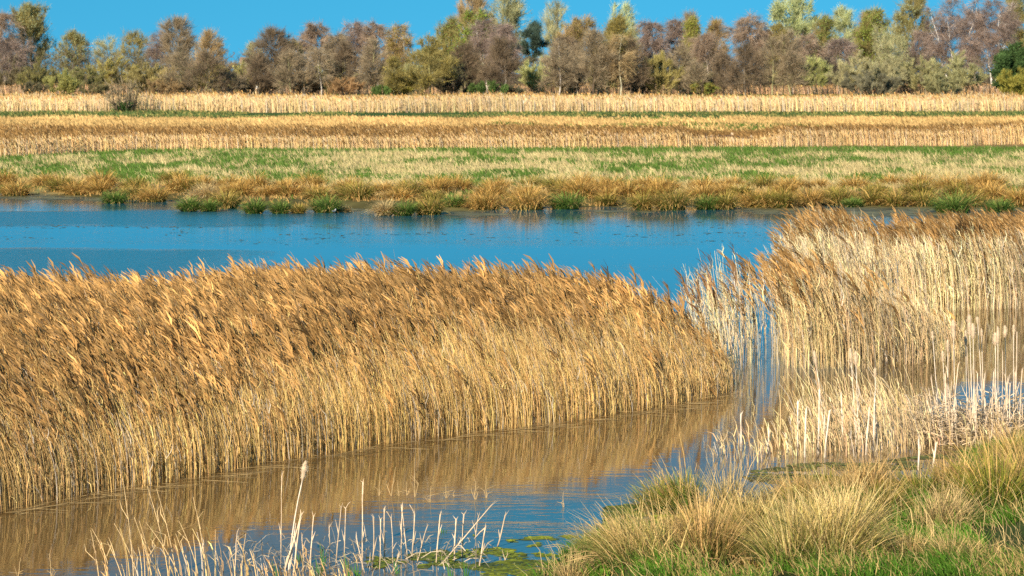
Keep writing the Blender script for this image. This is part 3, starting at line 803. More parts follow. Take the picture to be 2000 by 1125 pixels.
def seed_head(rng, top, dirv, L, r, parent):
    """A fluffy shedding cattail head: lumpy spindle with fluff hairs."""
    s = Soup()
    dirv = unit(np.array(dirv, float))
    k = 9
    t = np.linspace(0, 1, k)
    prof = np.clip(np.sin(np.clip(t * .96 + .04, 0, 1) * pi) ** .45, .12, 1) * (.85 + .25 * t)
    prof = prof * rng.uniform(.85, 1.15, k)
    r = r * 1.05
    pts = np.array(top)[None] + dirv[None] * (t[:, None] * L) + np.stack([rng.normal(0, .05, k) * r * 3 * 0, rng.normal(0, .1, k) * r, 0 * t], -1)
    col = np.array([.72, .55, .38]) * rng.uniform(.85, 1.1, (k, 1))
    s.tube(pts, r * prof, col, sides=9)
    n = 420
    tt = rng.random(n)
    P0 = np.array(top)[None] + dirv[None] * (tt[:, None] * L)
    out = rnd_unit(rng, n); out -= (out @ dirv)[:, None] * dirv; out = unit(out)
    rr = np.interp(tt, t, r * prof)[:, None]
    P0 = P0 + out * rr * .8
    P1 = P0 + out * rr * rng.uniform(.25, .8, (n, 1)) + rng.normal(0, .2, (n, 3)) * r
    s.ribbons(np.stack([P0, P1], 1), np.full((n, 2), .0035) * np.array([1, .5]), rnd_unit(rng, n), (np.array([.80, .66, .48]) * rng.uniform(.8, 1.15, (n, 1)))[:, None])
    return s.build("seed_head", M_FLUFF, parent, smooth=True)

def cattail(sx, sy, topx, topy, head_len, head_r, label, rng, r0=.008, group="shedding cattails of the right stand", head_dir=None):
    gx, gy = gp(sx, sy)
    hz = (sy - topy) * gy / F
    hx = (topx - sx) * gy / F
    root = empty("cattail", (gx, gy, 0))
    tag(root, label, "cattail", group)
    L = head_len * gy / F
    hz0 = hz - L
    p = stalk_pts(hx * hz0 / hz, hz0, -hx * .5)
    s = Soup()
    s.tube(p, np.linspace(r0, r0 * .55, len(p)), BLEACH * rng.uniform(.85, 1.1, (len(p), 1)), sides=6)
    s.build("stalk", M_STALK, root, smooth=True)
    dv = unit(p[-1] - p[-2]) if head_dir is None else np.array(head_dir)
    seed_head(rng, p[-1] - dv * .01, dv, L, head_r, root)
    # an old sheathing leaf
    l = Soup()
    P = np.stack([p[0], p[2] + np.array([.02, 0, 0]), p[3] + np.array([rng.uniform(-.12, .12), 0, -.05])], 0)[None]
    l.ribbons(P, np.array([[.022, .018, .004]]), np.array([[1., .2, 0]]), (BLEACH * .9)[None, None])
    l.build("leaf", M_STALK, root)
    return root

rng = np.random.default_rng(37)
cattail(563, 1112, 597, 897, 40, .030, "single tall cattail with fluffy cream head over the brown channel", rng, r0=.011, group=None, head_dir=(.18, 0, 1))
CT = [(1833, 845, 1821, 645, 18, .020, "thin cattail with small head, leftmost of the right stand"),
      (1853, 850, 1851, 662, 26, .022, "short-headed cattail leaning against the thick twin cattail"),
      (1866, 858, 1862, 622, 40, .036, "thick headed tall cattail left of the tallest one"),
      (1848, 840, 1841, 684, 22, .022, "low cattail with drooping head among the broken stalks"),
      (1889, 846, 1886, 643, 30, .020, "slim cattail between the two thickest heads"),
      (1900, 862, 1893, 612, 42, .034, "tallest cattail with the highest cream head"),
      (1905, 868, 1900, 630, 30, .036, "cattail with dark sided head touching the tallest one"),
      (1921, 850, 1909, 617, 14, .020, "cattail with a tiny round head beside the tallest one"),
      (1922, 856, 1917, 640, 16, .016, "bare looking cattail with narrow head on a bent stalk"),
      (1946, 852, 1944, 648, 26, .034, "fat two lobed cattail head, the left lobe"),
      (1950, 856, 1949, 636, 34, .022, "cattail whose tall head is the right lobe of the fat pair"),
      (1966, 848, 1963, 634, 24, .026, "cattail with egg shaped head right of the fat pair"),
      (1980, 850, 1980, 632, 20, .020, "cattail with dark tipped head, second from the right edge"),
      (1612, 880, 1591, 682, 36, .022, "dull cattail head rising from the bleached reed stand, leftmost there"),
      (1672, 878, 1661, 678, 30, .024, "cattail with upright head, middle of the bleached reed stand"),
      (1677, 882, 1671, 684, 30, .024, "cattail with head tilted right, touching the upright one"),
      (1712, 880, 1709, 716, 20, .020, "small cattail head low in the bleached reed stand")]
for c in CT:
    cattail(*c[:6], c[6], rng)

def broken_stalk(sx, sy, topx, topy, r, col, label, group, rng, kink=None):
    gx, gy = gp(sx, sy)
    hz = (sy - topy) * gy / F; hx = (topx - sx) * gy / F
    s = Soup()
    t = np.linspace(0, 1, 6)
    p = np.stack([hx * t + np.cumsum(rng.normal(0, .0035, 6)), rng.normal(0, .3) * hz * .3 * t, -.08 + (hz + .08) * t], -1)
    rad = r * np.array([1.1, 1.05, 1, .92, .85, .6])
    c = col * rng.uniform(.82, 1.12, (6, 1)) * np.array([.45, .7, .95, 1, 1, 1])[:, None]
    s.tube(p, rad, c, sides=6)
    # torn splinters at the break and a loose sheath
    for _ in range(2):
        q = p[-1] + np.array([rng.normal(0, .4) * r, 0, 0])
        e = q + np.array([rng.normal(hx * .1, .02), 0, rng.uniform(.02, .07)])
        s.ribbons(np.stack([p[-2], q, e], 0)[None], np.array([[r * 1.6, r * 1.4, .002]]), np.array([[1., .3, 0]]), (col * .95)[None, None])
    i = rng.integers(2, 4)
    e = p[i] + np.array([rng.choice([-1, 1]) * rng.uniform(.012, .045), 0, rng.uniform(.06, .18)])
    s.ribbons(np.stack([p[i - 1], p[i], e], 0)[None], np.array([[r * 1.8, r * 2.0, .003]]), np.array([[1., -.2, 0]]), (col * .85)[None, None])
    if kink is not None:
        e2 = p[-1] + np.array([kink[0], 0, kink[1]]) * gy / F
        s.tube(np.stack([p[-1], (p[-1] + e2) / 2 + [0, 0, .01], e2]), [r * .7, r * .6, r * .4], col * .95, sides=5)
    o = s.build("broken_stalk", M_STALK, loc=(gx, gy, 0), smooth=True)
    return tag(o, label, "stalk", group)

# bottom-centre row of bleached stumps: (base x, base y, top x, top y, radius mm, kink)
STK = [(455, 1140, 462, 1040, 15, None), (548, 1108, 551, 928, 11, None), (552, 1112, 588, 1003, 17, None), (570, 1132, 583, 1020, 18, None), (594, 1096, 590, 1048, 11, None), (606, 1112, 611, 1012, 13, None),
       (645, 1096, 648, 1028, 11, None), (655, 1105, 665, 990, 15, None), (672, 1090, 675, 995, 11, (10, 14)), (708, 1112, 708, 942, 14, None), (716, 1118, 694, 1050, 12, None), (726, 1108, 729, 1010, 16, None),
       (742, 1112, 745, 1012, 14, None), (752, 1096, 752, 995, 18, (14, -22)), (768, 1100, 768, 1012, 14, None), (782, 1072, 784, 992, 10, None), (803, 1085, 810, 1005, 15, (-10, 20)), (812, 1102, 838, 1028, 11, None),
       (796, 1085, 783, 990, 9, None), (850, 1100, 859, 1004, 14, None), (888, 1095, 890, 1016, 15, None), (902, 1088, 906, 1006, 16, None), (927, 1050, 932, 1008, 13, None), (935, 1105, 950, 1030, 18, (-22, -22)),
       (968, 1068, 986, 1006, 18, None), (855, 1098, 960, 990, 14, None), (760, 1118, 778, 1085, 14, None), (982, 1096, 993, 1084, 10, None)]
STK.sort()
for i, (bx, by, tx, ty, rm, kk) in enumerate(STK):
    hgt = by - ty
    wd = "tall" if hgt > 110 else "short" if hgt < 75 else "mid height"
    ln_ = "leaning far right" if tx - bx > 60 else "leaning right" if tx - bx > 14 else "leaning left" if tx - bx < -8 else "upright"
    kn = " with a snapped top" if kk else ""
    broken_stalk(bx, by, tx, ty, rm / 1000 * rng.uniform(.40, .58), BLEACH * np.array([1.0, .90, .78]) * rng.uniform(.7, 1.08), f"{wd} {ln_} bleached stalk{kn} at bottom centre, {ORD[i]} from left", "broken stalks along the bottom edge", rng, kk)
# bleached broken stalks of the right stand
RST = [(1838, 850, 1830, 740), (1812, 850, 1806, 772), (1822, 845, 1818, 765), (1805, 850, 1790, 742), (1850, 860, 1848, 730), (1872, 862, 1868, 720), (1880, 855, 1880, 738), (1887, 862, 1892, 700), (1896, 872, 1900, 680),
       (1903, 880, 1906, 665), (1912, 868, 1915, 735), (1919, 860, 1919, 668), (1926, 850, 1918, 740), (1936, 862, 1940, 770), (1944, 856, 1942, 745), (1951, 862, 1949, 700), (1956, 850, 1952, 690), (1961, 858, 1960, 690),
       (1968, 862, 1966, 715), (1976, 865, 1980, 700), (1983, 860, 1990, 650), (1990, 868, 1997, 640), (1996, 858, 1996, 720), (1930, 872, 1936, 788), (1864, 868, 1866, 800), (1843, 868, 1838, 790), (1955, 845, 1975, 815)]
RST = [(a + rng.uniform(-5, 5), b, c + rng.uniform(-10, 10), d_ if i_ % 4 == 0 else min(d_ + rng.uniform(20, 90), b - 45)) for i_, (a, b, c, d_) in enumerate(RST)]
for _ in range(26):
    q = rng.uniform(1800, 1998); b_ = rng.uniform(842, 872)
    RST.append((q, b_, q + rng.normal(0, 14), b_ - rng.uniform(45, 150)))
RST.sort()
for i, (bx, by, tx, ty) in enumerate(RST):
    hgt = by - ty
    wd = "tall" if hgt > 140 else "short" if hgt < 90 else "mid height"
    ln_ = "right leaning" if tx - bx > 4 else "left leaning" if tx - bx < -4 else "upright"
    broken_stalk(bx, by, tx, ty, rng.uniform(.005, .010), BLEACH * np.array([1.0, .92, .84]) * rng.uniform(.65, 1.05), f"{wd} {ln_} bleached stalk in the right cattail stand, {ORD[i]} from the left", "broken stalks of the right cattail stand", rng)
# white stalks standing in the bleached reeds
WST = [(1558, 890, 1556, 785), (1572, 893, 1575, 800), (1597, 885, 1600, 760), (1610, 893, 1618, 800), (1648, 880, 1644, 770), (1690, 888, 1697, 795), (1706, 880, 1708, 770), (1448, 880, 1444, 808), (1500, 885, 1502, 840), (1540, 878, 1534, 850),
       (1794, 918, 1796, 860), (1822, 915, 1829, 866)]
WST.sort()
for i, (bx, by, tx, ty) in enumerate(WST):
    place = "in the small pool" if by > 900 else "among the bleached reeds"
    broken_stalk(bx, by, tx, ty, rng.uniform(.011, .016), BLEACH, f"whitish flattened stalk {place} on the right, {ORD[i]} from the left of those", "whitish stalks in and before the bleached reed stand", rng)
# fallen litter of the right stand
n = 3600
sx, sy = rng.uniform(1780, 2040, n), rng.triangular(750, 830, 872, n)
x, y = gp(sx, np.full(n, 850.) + rng.uniform(-18, 22, n))
z = np.clip((852 - sy) * 38.7 / F, 0, .62) * rng.random(n) ** .7
P0 = np.stack([x, y, z], -1)
dv = unit(rng.normal(size=(n, 3)) * np.array([1, 1, .55]))
L = rng.uniform(.08, .38, (n, 1))
s = Soup()
s.ribbons(np.stack([P0, P0 + dv * L * .5 + [0, 0, .02], P0 + dv * L + [0, 0, -.01]], 1), rng.uniform(.006, .02, (n, 1)) * np.array([[1, 1, .5]]), rnd_unit(rng, n), (np.array([.74, .57, .37]) * rng.uniform(.3, 1.2, (n, 1)))[:, None])
tag(s.build("reed_litter", M_REED), "tangled fallen leaf litter at the foot of the right cattail stand", "litter", kind="stuff")
n = 420
sx = rng.uniform(450, 960, n)
x, y = gp(sx, rng.uniform(1075, 1125, n))
P0 = np.stack([x, y, rng.random(n) ** 2 * .22], -1)
dv = unit(rng.normal(size=(n, 3)) * np.array([1, 1, .8]))
L = rng.uniform(.06, .28, (n, 1))
s = Soup()
s.ribbons(np.stack([P0, P0 + dv * L * .5 + [0, 0, .03], P0 + dv * L], 1), rng.uniform(.005, .014, (n, 1)) * np.array([[1, 1, .4]]), rnd_unit(rng, n), (np.array([.60, .48, .33]) * rng.uniform(.4, 1.2, (n, 1)))[:, None])
tag(s.build("reed_litter", M_REED), "thin broken leaf litter between the bleached stalks at the bottom centre", "litter", kind="stuff")
# fresh green shoots among the bottom stalks
SH = [(631, 1105, 631, 1055), (625, 1125, 622, 1085), (618, 1135, 616, 1098), (682, 1128, 679, 1078), (697, 1128, 700, 1095), (586, 1095, 585, 1078), (776, 1120, 775, 1090), (881, 1130, 878, 1095), (910, 1125, 912, 1090), (540, 1130, 538, 1095), (705, 1135, 693, 1105), (866, 1040, 867, 1030)]
SH.sort()
for i, (bx, by, tx, ty) in enumerate(SH):
    gx, gy = gp(bx, by)
    s = Soup()
    for q in range(3):
        hz = (by - ty) * gy / F * (1 - .22 * q); hx = (tx - bx) * gy / F + (q - 1) * .03
        t = np.linspace(0, 1, 4)[:, None]
        P = np.array([hx, .01 * q, hz + .05]) * t + np.array([(q - 1) * .008, 0, -.05])
        s.ribbons(P[None], np.array([[.014, .015, .011, .002]]), np.array([[1., .3 * q, 0]]), np.array([[[.07, .20, .035]]]) * rng.uniform(.8, 1.2))
    tag(s.build("green_shoot", M_GRASS, loc=(gx, gy, 0)), f"fresh green shoot among the bleached stalks at the bottom, {ORD[i]} from the left", "shoot", "green shoots among the bottom stalks")
# thin twigs standing in the middle of the channel
TW = [(740, 968, 742, 925), (765, 968, 772, 912), (781, 968, 776, 938), (793, 967, 795, 940), (810, 970, 809, 895), (840, 980, 842, 950), (872, 972, 871, 945), (886, 970, 887, 958), (929, 975, 927, 930), (950, 972, 949, 928), (1101, 990, 1100, 960), (35, 1125, 40, 1090), (100, 1128, 98, 1082)]
TW.sort()
for i, (bx, by, tx, ty) in enumerate(TW):
    gx, gy = gp(bx, by)
    hz = (by - ty) * gy / F; hx = (tx - bx) * gy / F
    s = Soup()
    t = np.linspace(0, 1, 5)
    s.tube(np.stack([hx * t + rng.normal(0, .006, 5), 0 * t, -.05 + (hz + .05) * t], -1), np.linspace(.006, .002, 5), (.50, .36, .18), sides=5)
    for q in range(3):
        e = rng.uniform(.2, .6) * hz
        s.tube(np.array([[0, 0, -.03], [rng.normal(0, .03), 0, e * .6], [rng.normal(0, .06), 0, e]]), [.005, .004, .002], np.array([.48, .34, .17]) * rng.uniform(.7, 1.1), sides=4)
    tag(s.build("dead_twig", M_STALK, loc=(gx, gy, 0)), f"thin dead twig tuft standing in the brown channel, {ORD[i]} from the left", "twig", "dead twigs standing in the channel")
# straight dead reeds at the bottom left that stand out one by one
DR = [(195, 1140, 177, 1035), (212, 1100, 179, 1032), (262, 1135, 240, 935), (272, 1130, 223, 1022), (300, 1140, 262, 1010), (330, 1125, 288, 950), (345, 1130, 306, 955), (355, 1135, 285, 1020), (372, 1135, 343, 1042), (405, 1130, 377, 970), (388, 1120, 350, 1018), (318, 1135, 275, 1042), (240, 1130, 208, 1055), (420, 1140, 421, 1035), (470, 1130, 480, 1042)]
DR.sort()
for i, (bx, by, tx, ty) in enumerate(DR):
    gx, gy = gp(bx, by)
    hz = (by - ty) * gy / F; hx = (tx - bx) * gy / F
    t = np.linspace(0, 1, 6)
    s = Soup()
    s.tube(np.stack([hx * t ** 1.4, 0 * t, -.05 + (hz + .05) * t], -1), np.linspace(.0065, .0025, 6), np.array([.70, .50, .26]) * rng.uniform(.85, 1.15, (6, 1)), sides=5)
    m_ = int(rng.integers(1, 4))
    p = np.array([hx * t[m_] ** 1.4, 0, hz * t[m_]])
    s.ribbons(np.stack([p, p + [rng.normal(-.01, .05), 0, .12], p + [rng.normal(-.03, .1), 0, .2]])[None], np.array([[.009, .008, .002]]), np.array([[1., .2, 0]]), np.array([[[.66, .48, .25]]]))
    tag(s.build("dead_reed", M_STALK, loc=(gx, gy, 0)), f"thin left leaning dead reed stem at the bottom left, {ORD[i]} from the left", "reed stem", "single dead reed stems at the bottom left")

# ---------------------------------------------------------------- trees and shrubs beyond the marsh
def tree_soups(rng, Ht, Wd, form, twig, bark, leaf=None, dens=1.0):
    """Trunk with limbs, and crown of twigs (and buds or leaves). Local metres, base at the origin."""
    tr, cr = Soup(), Soup()
    f = dict(birch=dict(c0=.30, n=20, up=(.55, 1.2), drp=-.25, env=.55, r=.013, stems=1),
             alder=dict(c0=.16, n=34, up=(-.05, .55), drp=.10, env=1.1, r=.012, stems=1),
             poplar=dict(c0=.14, n=26, up=(.9, 1.8), drp=.35, env=.6, r=.014, stems=1),
             willow=dict(c0=.08, n=20, up=(.7, 1.5), drp=.30, env=.45, r=.012, stems=4),
             round=dict(c0=.22, n=26, up=(.3, 1.0), drp=.15, env=.5, r=.016, stems=1),
             pine=dict(c0=.45, n=18, up=(.05, .5), drp=.10, env=.5, r=.014, stems=1),
             multi=dict(c0=.28, n=12, up=(.7, 1.4), drp=-.1, env=.5, r=.018, stems=4))[form]
    lines = []           # (p0, p1, p2, weight)
    for st in range(f['stems']):
        k = 7
        t = np.linspace(0, 1, k)
        sp = 0 if f['stems'] == 1 else 1
        a0 = rng.uniform(0, 2 * pi)
        ox = (np.cumsum(rng.normal(0, .018, k)) * Ht) + sp * cos(a0 + st * 1.7) * Wd * .30 * t ** .9 + rng.normal(0, .03) * Ht * t
        oy = (np.cumsum(rng.normal(0, .012, k)) * Ht) + sp * sin(a0 + st * 1.7) * Wd * .30 * t ** .9
        ox -= ox[0]; oy -= oy[0]
        hs = Ht * (1 if st == 0 else rng.uniform(.75, .97))
        T = np.stack([ox, oy, hs * t * .97], -1)
        rad = f['r'] * Ht * (1 - t * .93) * (1 if f['stems'] == 1 else .6)
        bc = np.array(bark) * rng.uniform(.75, 1.15, (k, 1))
        tr.tube(T, rad, bc * 1.1, sides=6)
        for b in range(f['n']):
            tb = f['c0'] + (1 - f['c0']) * (b + rng.random()) / f['n'] * .97
            u = (tb - f['c0']) / (1 - f['c0'])
            if form == 'alder': env = (1 - u) ** .75 * (.55 + .45 * min(1, u * 6))
            elif form == 'pine': env = min(1, u * 2.2) * (1.15 - u * .8)
            else: env = (np.sin(min(1, (u * .85 + .15)) * pi) ** f['env']) * (1 - .35 * u)
            L = Wd * .5 * env * rng.uniform(.65, 1.15) / (1 if f['stems'] == 1 else 1.5)
            if L < .3: L = .3
            p0 = np.array([np.interp(tb, t, T[:, i]) for i in range(3)])
            az = rng.uniform(0, 2 * pi)
            up = rng.uniform(*f['up'])
            d = unit(np.array([cos(az), sin(az), up]))
            LL = L * np.sqrt(1 + up * up) * .75 if up > .5 else L
            p1 = p0 + d * LL * .5
            d2 = unit(d + np.array([0, 0, f['drp']]) + rng.normal(0, .18, 3))
            p2 = p1 + d2 * LL * .5
            if p2[2] > Ht * 1.03: p2[2] = Ht * rng.uniform(.94, 1.03)
            r1 = max(.02, np.interp(tb, t, rad) * .45)
            tr.tube(np.stack([p0, p1, p2]), [r1, r1 * .65, r1 * .25], np.array(bark) * .9 if form in ('birch', 'multi') else np.array(bark) * .8, sides=4, cap=False)
            lines.append((p0, p1, p2, L))
            for q in range(4):
                v = rng.uniform(.25, .95)
                s0 = p0 + (p1 - p0) * v * 2 if v < .5 else p1 + (p2 - p1) * (v * 2 - 1)
                ds = unit(d2 + rnd_unit(rng, 1)[0] * .9 + np.array([0, 0, f['drp'] * .7]))
                ll = L * rng.uniform(.25, .55)
                s1 = s0 + ds * ll * .5
                s2 = s1 + unit(ds + np.array([0, 0, f['drp']])) * ll * .5
                lines.append((s0, s1, s2, L * .8))
                cr.ribbons(np.stack([s0, s1, s2])[None], np.array([[.13, .09, .05]]), rnd_unit(rng, 1), np.array(bark)[None, None] * .85)
    A = np.array([l[0] for l in lines]); B = np.array([l[1] for l in lines]); Cc = np.array([l[2] for l in lines]); wt = np.array([l[3] for l in lines])
    n = int(86 * Ht * Wd ** .8 * dens)
    n = min(max(n, 2400), 13000)
    idx = rng.choice(len(lines), n, p=wt / wt.sum())
    v = rng.beta(1.6, 1.0, n)[:, None]
    P0 = np.where(v < .5, A[idx] + (B[idx] - A[idx]) * v * 2, B[idx] + (Cc[idx] - B[idx]) * (v * 2 - 1))
    dd = unit(Cc[idx] - A[idx])
    # fine outer twigs that fill the crown between the limbs, thinner in some places than in others
    fillin = rng.random(n) < (.42 if form != 'pine' else .0)
    u = rng.random(n) ** .85
    env = (1 - u) ** .8 * np.minimum(1, .55 + u * 3) if form == 'alder' else np.sin(np.minimum(1, u * .86 + .13) * pi) ** .6 * (1 - .2 * u)
    az = rng.uniform(0, 2 * pi, n); rr = Wd * .52 * env * rng.random(n) ** .7 * (.50 + .85 * vnoise(az * 1.2, u * 4, int(rng.integers(1, 999))))
    PV = np.stack([rr * np.cos(az), rr * np.sin(az), Ht * (f['c0'] * .8 + (.97 - f['c0'] * .8) * u)], -1)
    gap = vnoise(PV[:, 0] * .5 + 30, PV[:, 2] * .45 + PV[:, 1] * .3, int(rng.integers(1, 999))) > .36
    fillin &= gap
    P0 = np.where(fillin[:, None], PV, P0)
    dd = np.where(fillin[:, None], unit(np.stack([np.cos(az), np.sin(az), np.full(n, .5 + f['drp'])], -1)), dd)
    d = unit(dd * .75 + rnd_unit(rng, n) * .5 + np.array([0, 0, f['drp'] * 1.2]))
    gi = np.repeat(np.arange(n // 7 + 1), 7)[:n]          # twigs grow in sprays that share a root and a direction
    P0 = P0[gi] + rng.normal(0, .16, (n, 3)); d = unit(d[gi] + rnd_unit(rng, n) * .42)
    L = rng.uniform(.6, 2.0, (n, 1)) * (.7 + .03 * Ht)
    P1 = P0 + d * L * .55
    P2 = P1 + unit(d + np.array([0, 0, f['drp'] * 1.4])) * L * .45
    clump = vnoise(P0[:, 0] * .9 + 50, P0[:, 2] * .9, int(rng.integers(1, 999)))[:, None]
    C = 1.85 * np.array(twig) * np.array([1.03, 1.02, .93]) * rng.uniform(.8, 1.2, (n, 1)) * rng.uniform(.7, 1.3, (n // 7 + 1, 1))[gi] * (.75 + .5 * clump)
    cr.ribbons(np.stack([P0, P2], 1), rng.uniform(.03, .07, (n, 1)) * np.array([[1.1, .5]]), rnd_unit(rng, n), C[:, None])
    if leaf is not None:
        lc, amount, size = leaf
        m = int(n * amount)
        i2 = rng.integers(0, n, m)
        c = P1[i2] + rng.normal(0, .22, (m, 3))
        keep = vnoise(c[:, 0] * .55 + 9, c[:, 2] * .55 + c[:, 1] * .3, int(rng.integers(1, 999))) > .38
        c = c[keep]; m = len(c)
        dv = rnd_unit(rng, m)
        cr.ribbons(np.stack([c, c + dv * size * .6, c + dv * size], 1), size * np.array([[.35, .8, .2]]) * rng.uniform(.6, 1.3, (m, 1)), rnd_unit(rng, m), (np.array(lc) * rng.uniform(.6, 1.4, (m, 1)))[:, None])
    return tr, cr

def shrub_soups(rng, Ht, Wd, twig, leaf=None, dens=1.0):
    tr, cr = Soup(), Soup()
    ns = 16
    lines = []
    for i in range(ns):
        az = rng.uniform(0, 2 * pi); r = np.sqrt(rng.random())
        b = np.array([cos(az), sin(az), 0]) * Wd * .16 * r; b[2] = -.1
        tip = np.array([cos(az) * Wd * .42 * r, sin(az) * Wd * .42 * r, Ht * (1 - .42 * r * r) * rng.uniform(.75, .98)])
        m = (b + tip) / 2 + np.array([cos(az), sin(az), 0]) * Wd * .05
        tr.tube(np.stack([b, m, tip]), [.07, .05, .02], np.array(twig) * .55, sides=5, cap=False)
        lines.append((b, m, tip))
        for q in range(5):
            v = rng.uniform(.2, .95)
            s0 = b + (m - b) * v * 2 if v < .5 else m + (tip - m) * (v * 2 - 1)
            d = unit(unit(tip - b) * .6 + rnd_unit(rng, 1)[0] * .8 + np.array([0, 0, .3]))
            L = min(Wd, Ht) * rng.uniform(.15, .32)
            lines.append((s0, s0 + d * L * .5, s0 + d * L + np.array([0, 0, -.05 * L])))
    A, B, C = (np.array([l[i] for l in lines]) for i in range(3))
    n = int(min(max(210 * Ht * Wd ** .85 * dens, 900), 16000))
    idx = rng.integers(0, len(lines), n)
    v = rng.beta(1.5, 1.0, n)[:, None]
    P0 = np.where(v < .5, A[idx] + (B[idx] - A[idx]) * v * 2, B[idx] + (C[idx] - B[idx]) * (v * 2 - 1))
    out = unit(P0 * np.array([1, 1, .7]))
    d = unit(out * .5 + np.array([0, 0, .55]) + rnd_unit(rng, n) * .65)
    L = rng.uniform(.4, 1.15, (n, 1)) * (.6 + .06 * Ht)
    P1 = P0 + d * L * .5; P2 = P1 + unit(d + rnd_unit(rng, n) * .3) * L * .5
    P0[:, 2] = np.maximum(P0[:, 2], 0); P1[:, 2] = np.maximum(P1[:, 2], .02); P2[:, 2] = np.maximum(P2[:, 2], .02)
    cl = vnoise(P0[:, 0] * .8 + 40, P0[:, 2] * .9, int(rng.integers(1, 999)))[:, None]
    Ct = 2.0 * np.array(twig) * np.array([1.0, 1.08, .92]) * rng.uniform(.7, 1.3, (n, 1)) * (.75 + .5 * cl)
    cr.ribbons(np.stack([P0, P2], 1), rng.uniform(.035, .085, (n, 1)) * np.array([[1.1, .6]]), rnd_unit(rng, n), Ct[:, None])
    if leaf is not None:
        lc, amount, size = leaf
        m = int(n * amount); i2 = rng.integers(0, n, m)
        c = P1[i2] + rng.normal(0, .2, (m, 3)); c[:, 2] = np.maximum(c[:, 2], .1)
        dv = rnd_unit(rng, m)
        cr.ribbons(np.stack([c, c + dv * size * .6, c + dv * size], 1), size * np.array([[.35, .8, .2]]) * rng.uniform(.6, 1.3, (m, 1)), rnd_unit(rng, m), (np.array(lc) * rng.uniform(.6, 1.4, (m, 1)))[:, None])
    return tr, cr

PURPLE, REDBR, BROWN, TAWNY, OLIVE, GREYOL = (.182, .14, .128), (.21, .158, .125), (.19, .152, .108), (.25, .185, .105), (.20, .17, .07), (.26, .25, .15)
DARKBR, YEL, PALEG = (.13, .098, .07), (.34, .27, .06), (.32, .34, .20)
WHITE_B, GREY_B, DARK_B, MOSS_B = (.62, .56, .50), (.26, .22, .17), (.10, .075, .055), (.34, .32, .16)

def put_tree(sx, top, wpx, D, form, twig, bark, label, rng, leaf=None, dens=1.0, base=None, name="tree", cat="tree", group=None):
    gx = (sx - 1000) * D / F
    z = float(land(np.array([gx]), np.array([float(D)]))[0])
    Ht = H - (top - YH) * D / F - z
    Wd = wpx * D / F
    root = empty(name, (gx, D, z - .05))
    tag(root, label, cat, group)
    tr, cr = tree_soups(rng, Ht, Wd, form, twig, bark, leaf, dens)
    tr.build("trunk", M_BARK, root)
    cr.build("crown", M_TWIG, root)

def put_shrub(sx, top, wpx, D, twig, label, rng, leaf=None, dens=1.0, group="shrubs before the tree belt", cat="shrub"):
    gx = (sx - 1000) * D / F
    z = float(land(np.array([gx]), np.array([float(D)]))[0])
    Ht = H - (top - YH) * D / F - z
    root = empty("shrub", (gx, D, z - .05))
    tag(root, label, cat, group)
    tr, cr = shrub_soups(rng, Ht, wpx * D / F, twig, leaf, dens)
    tr.build("stems", M_BARK, root)
    cr.build("crown", M_TWIG, root)

rng = np.random.default_rng(43)
G1, G2, G3 = ((.20, .26, .07), .5, .36), ((.30, .32, .16), .55, .36), ((.26, .21, .05), .45, .34)
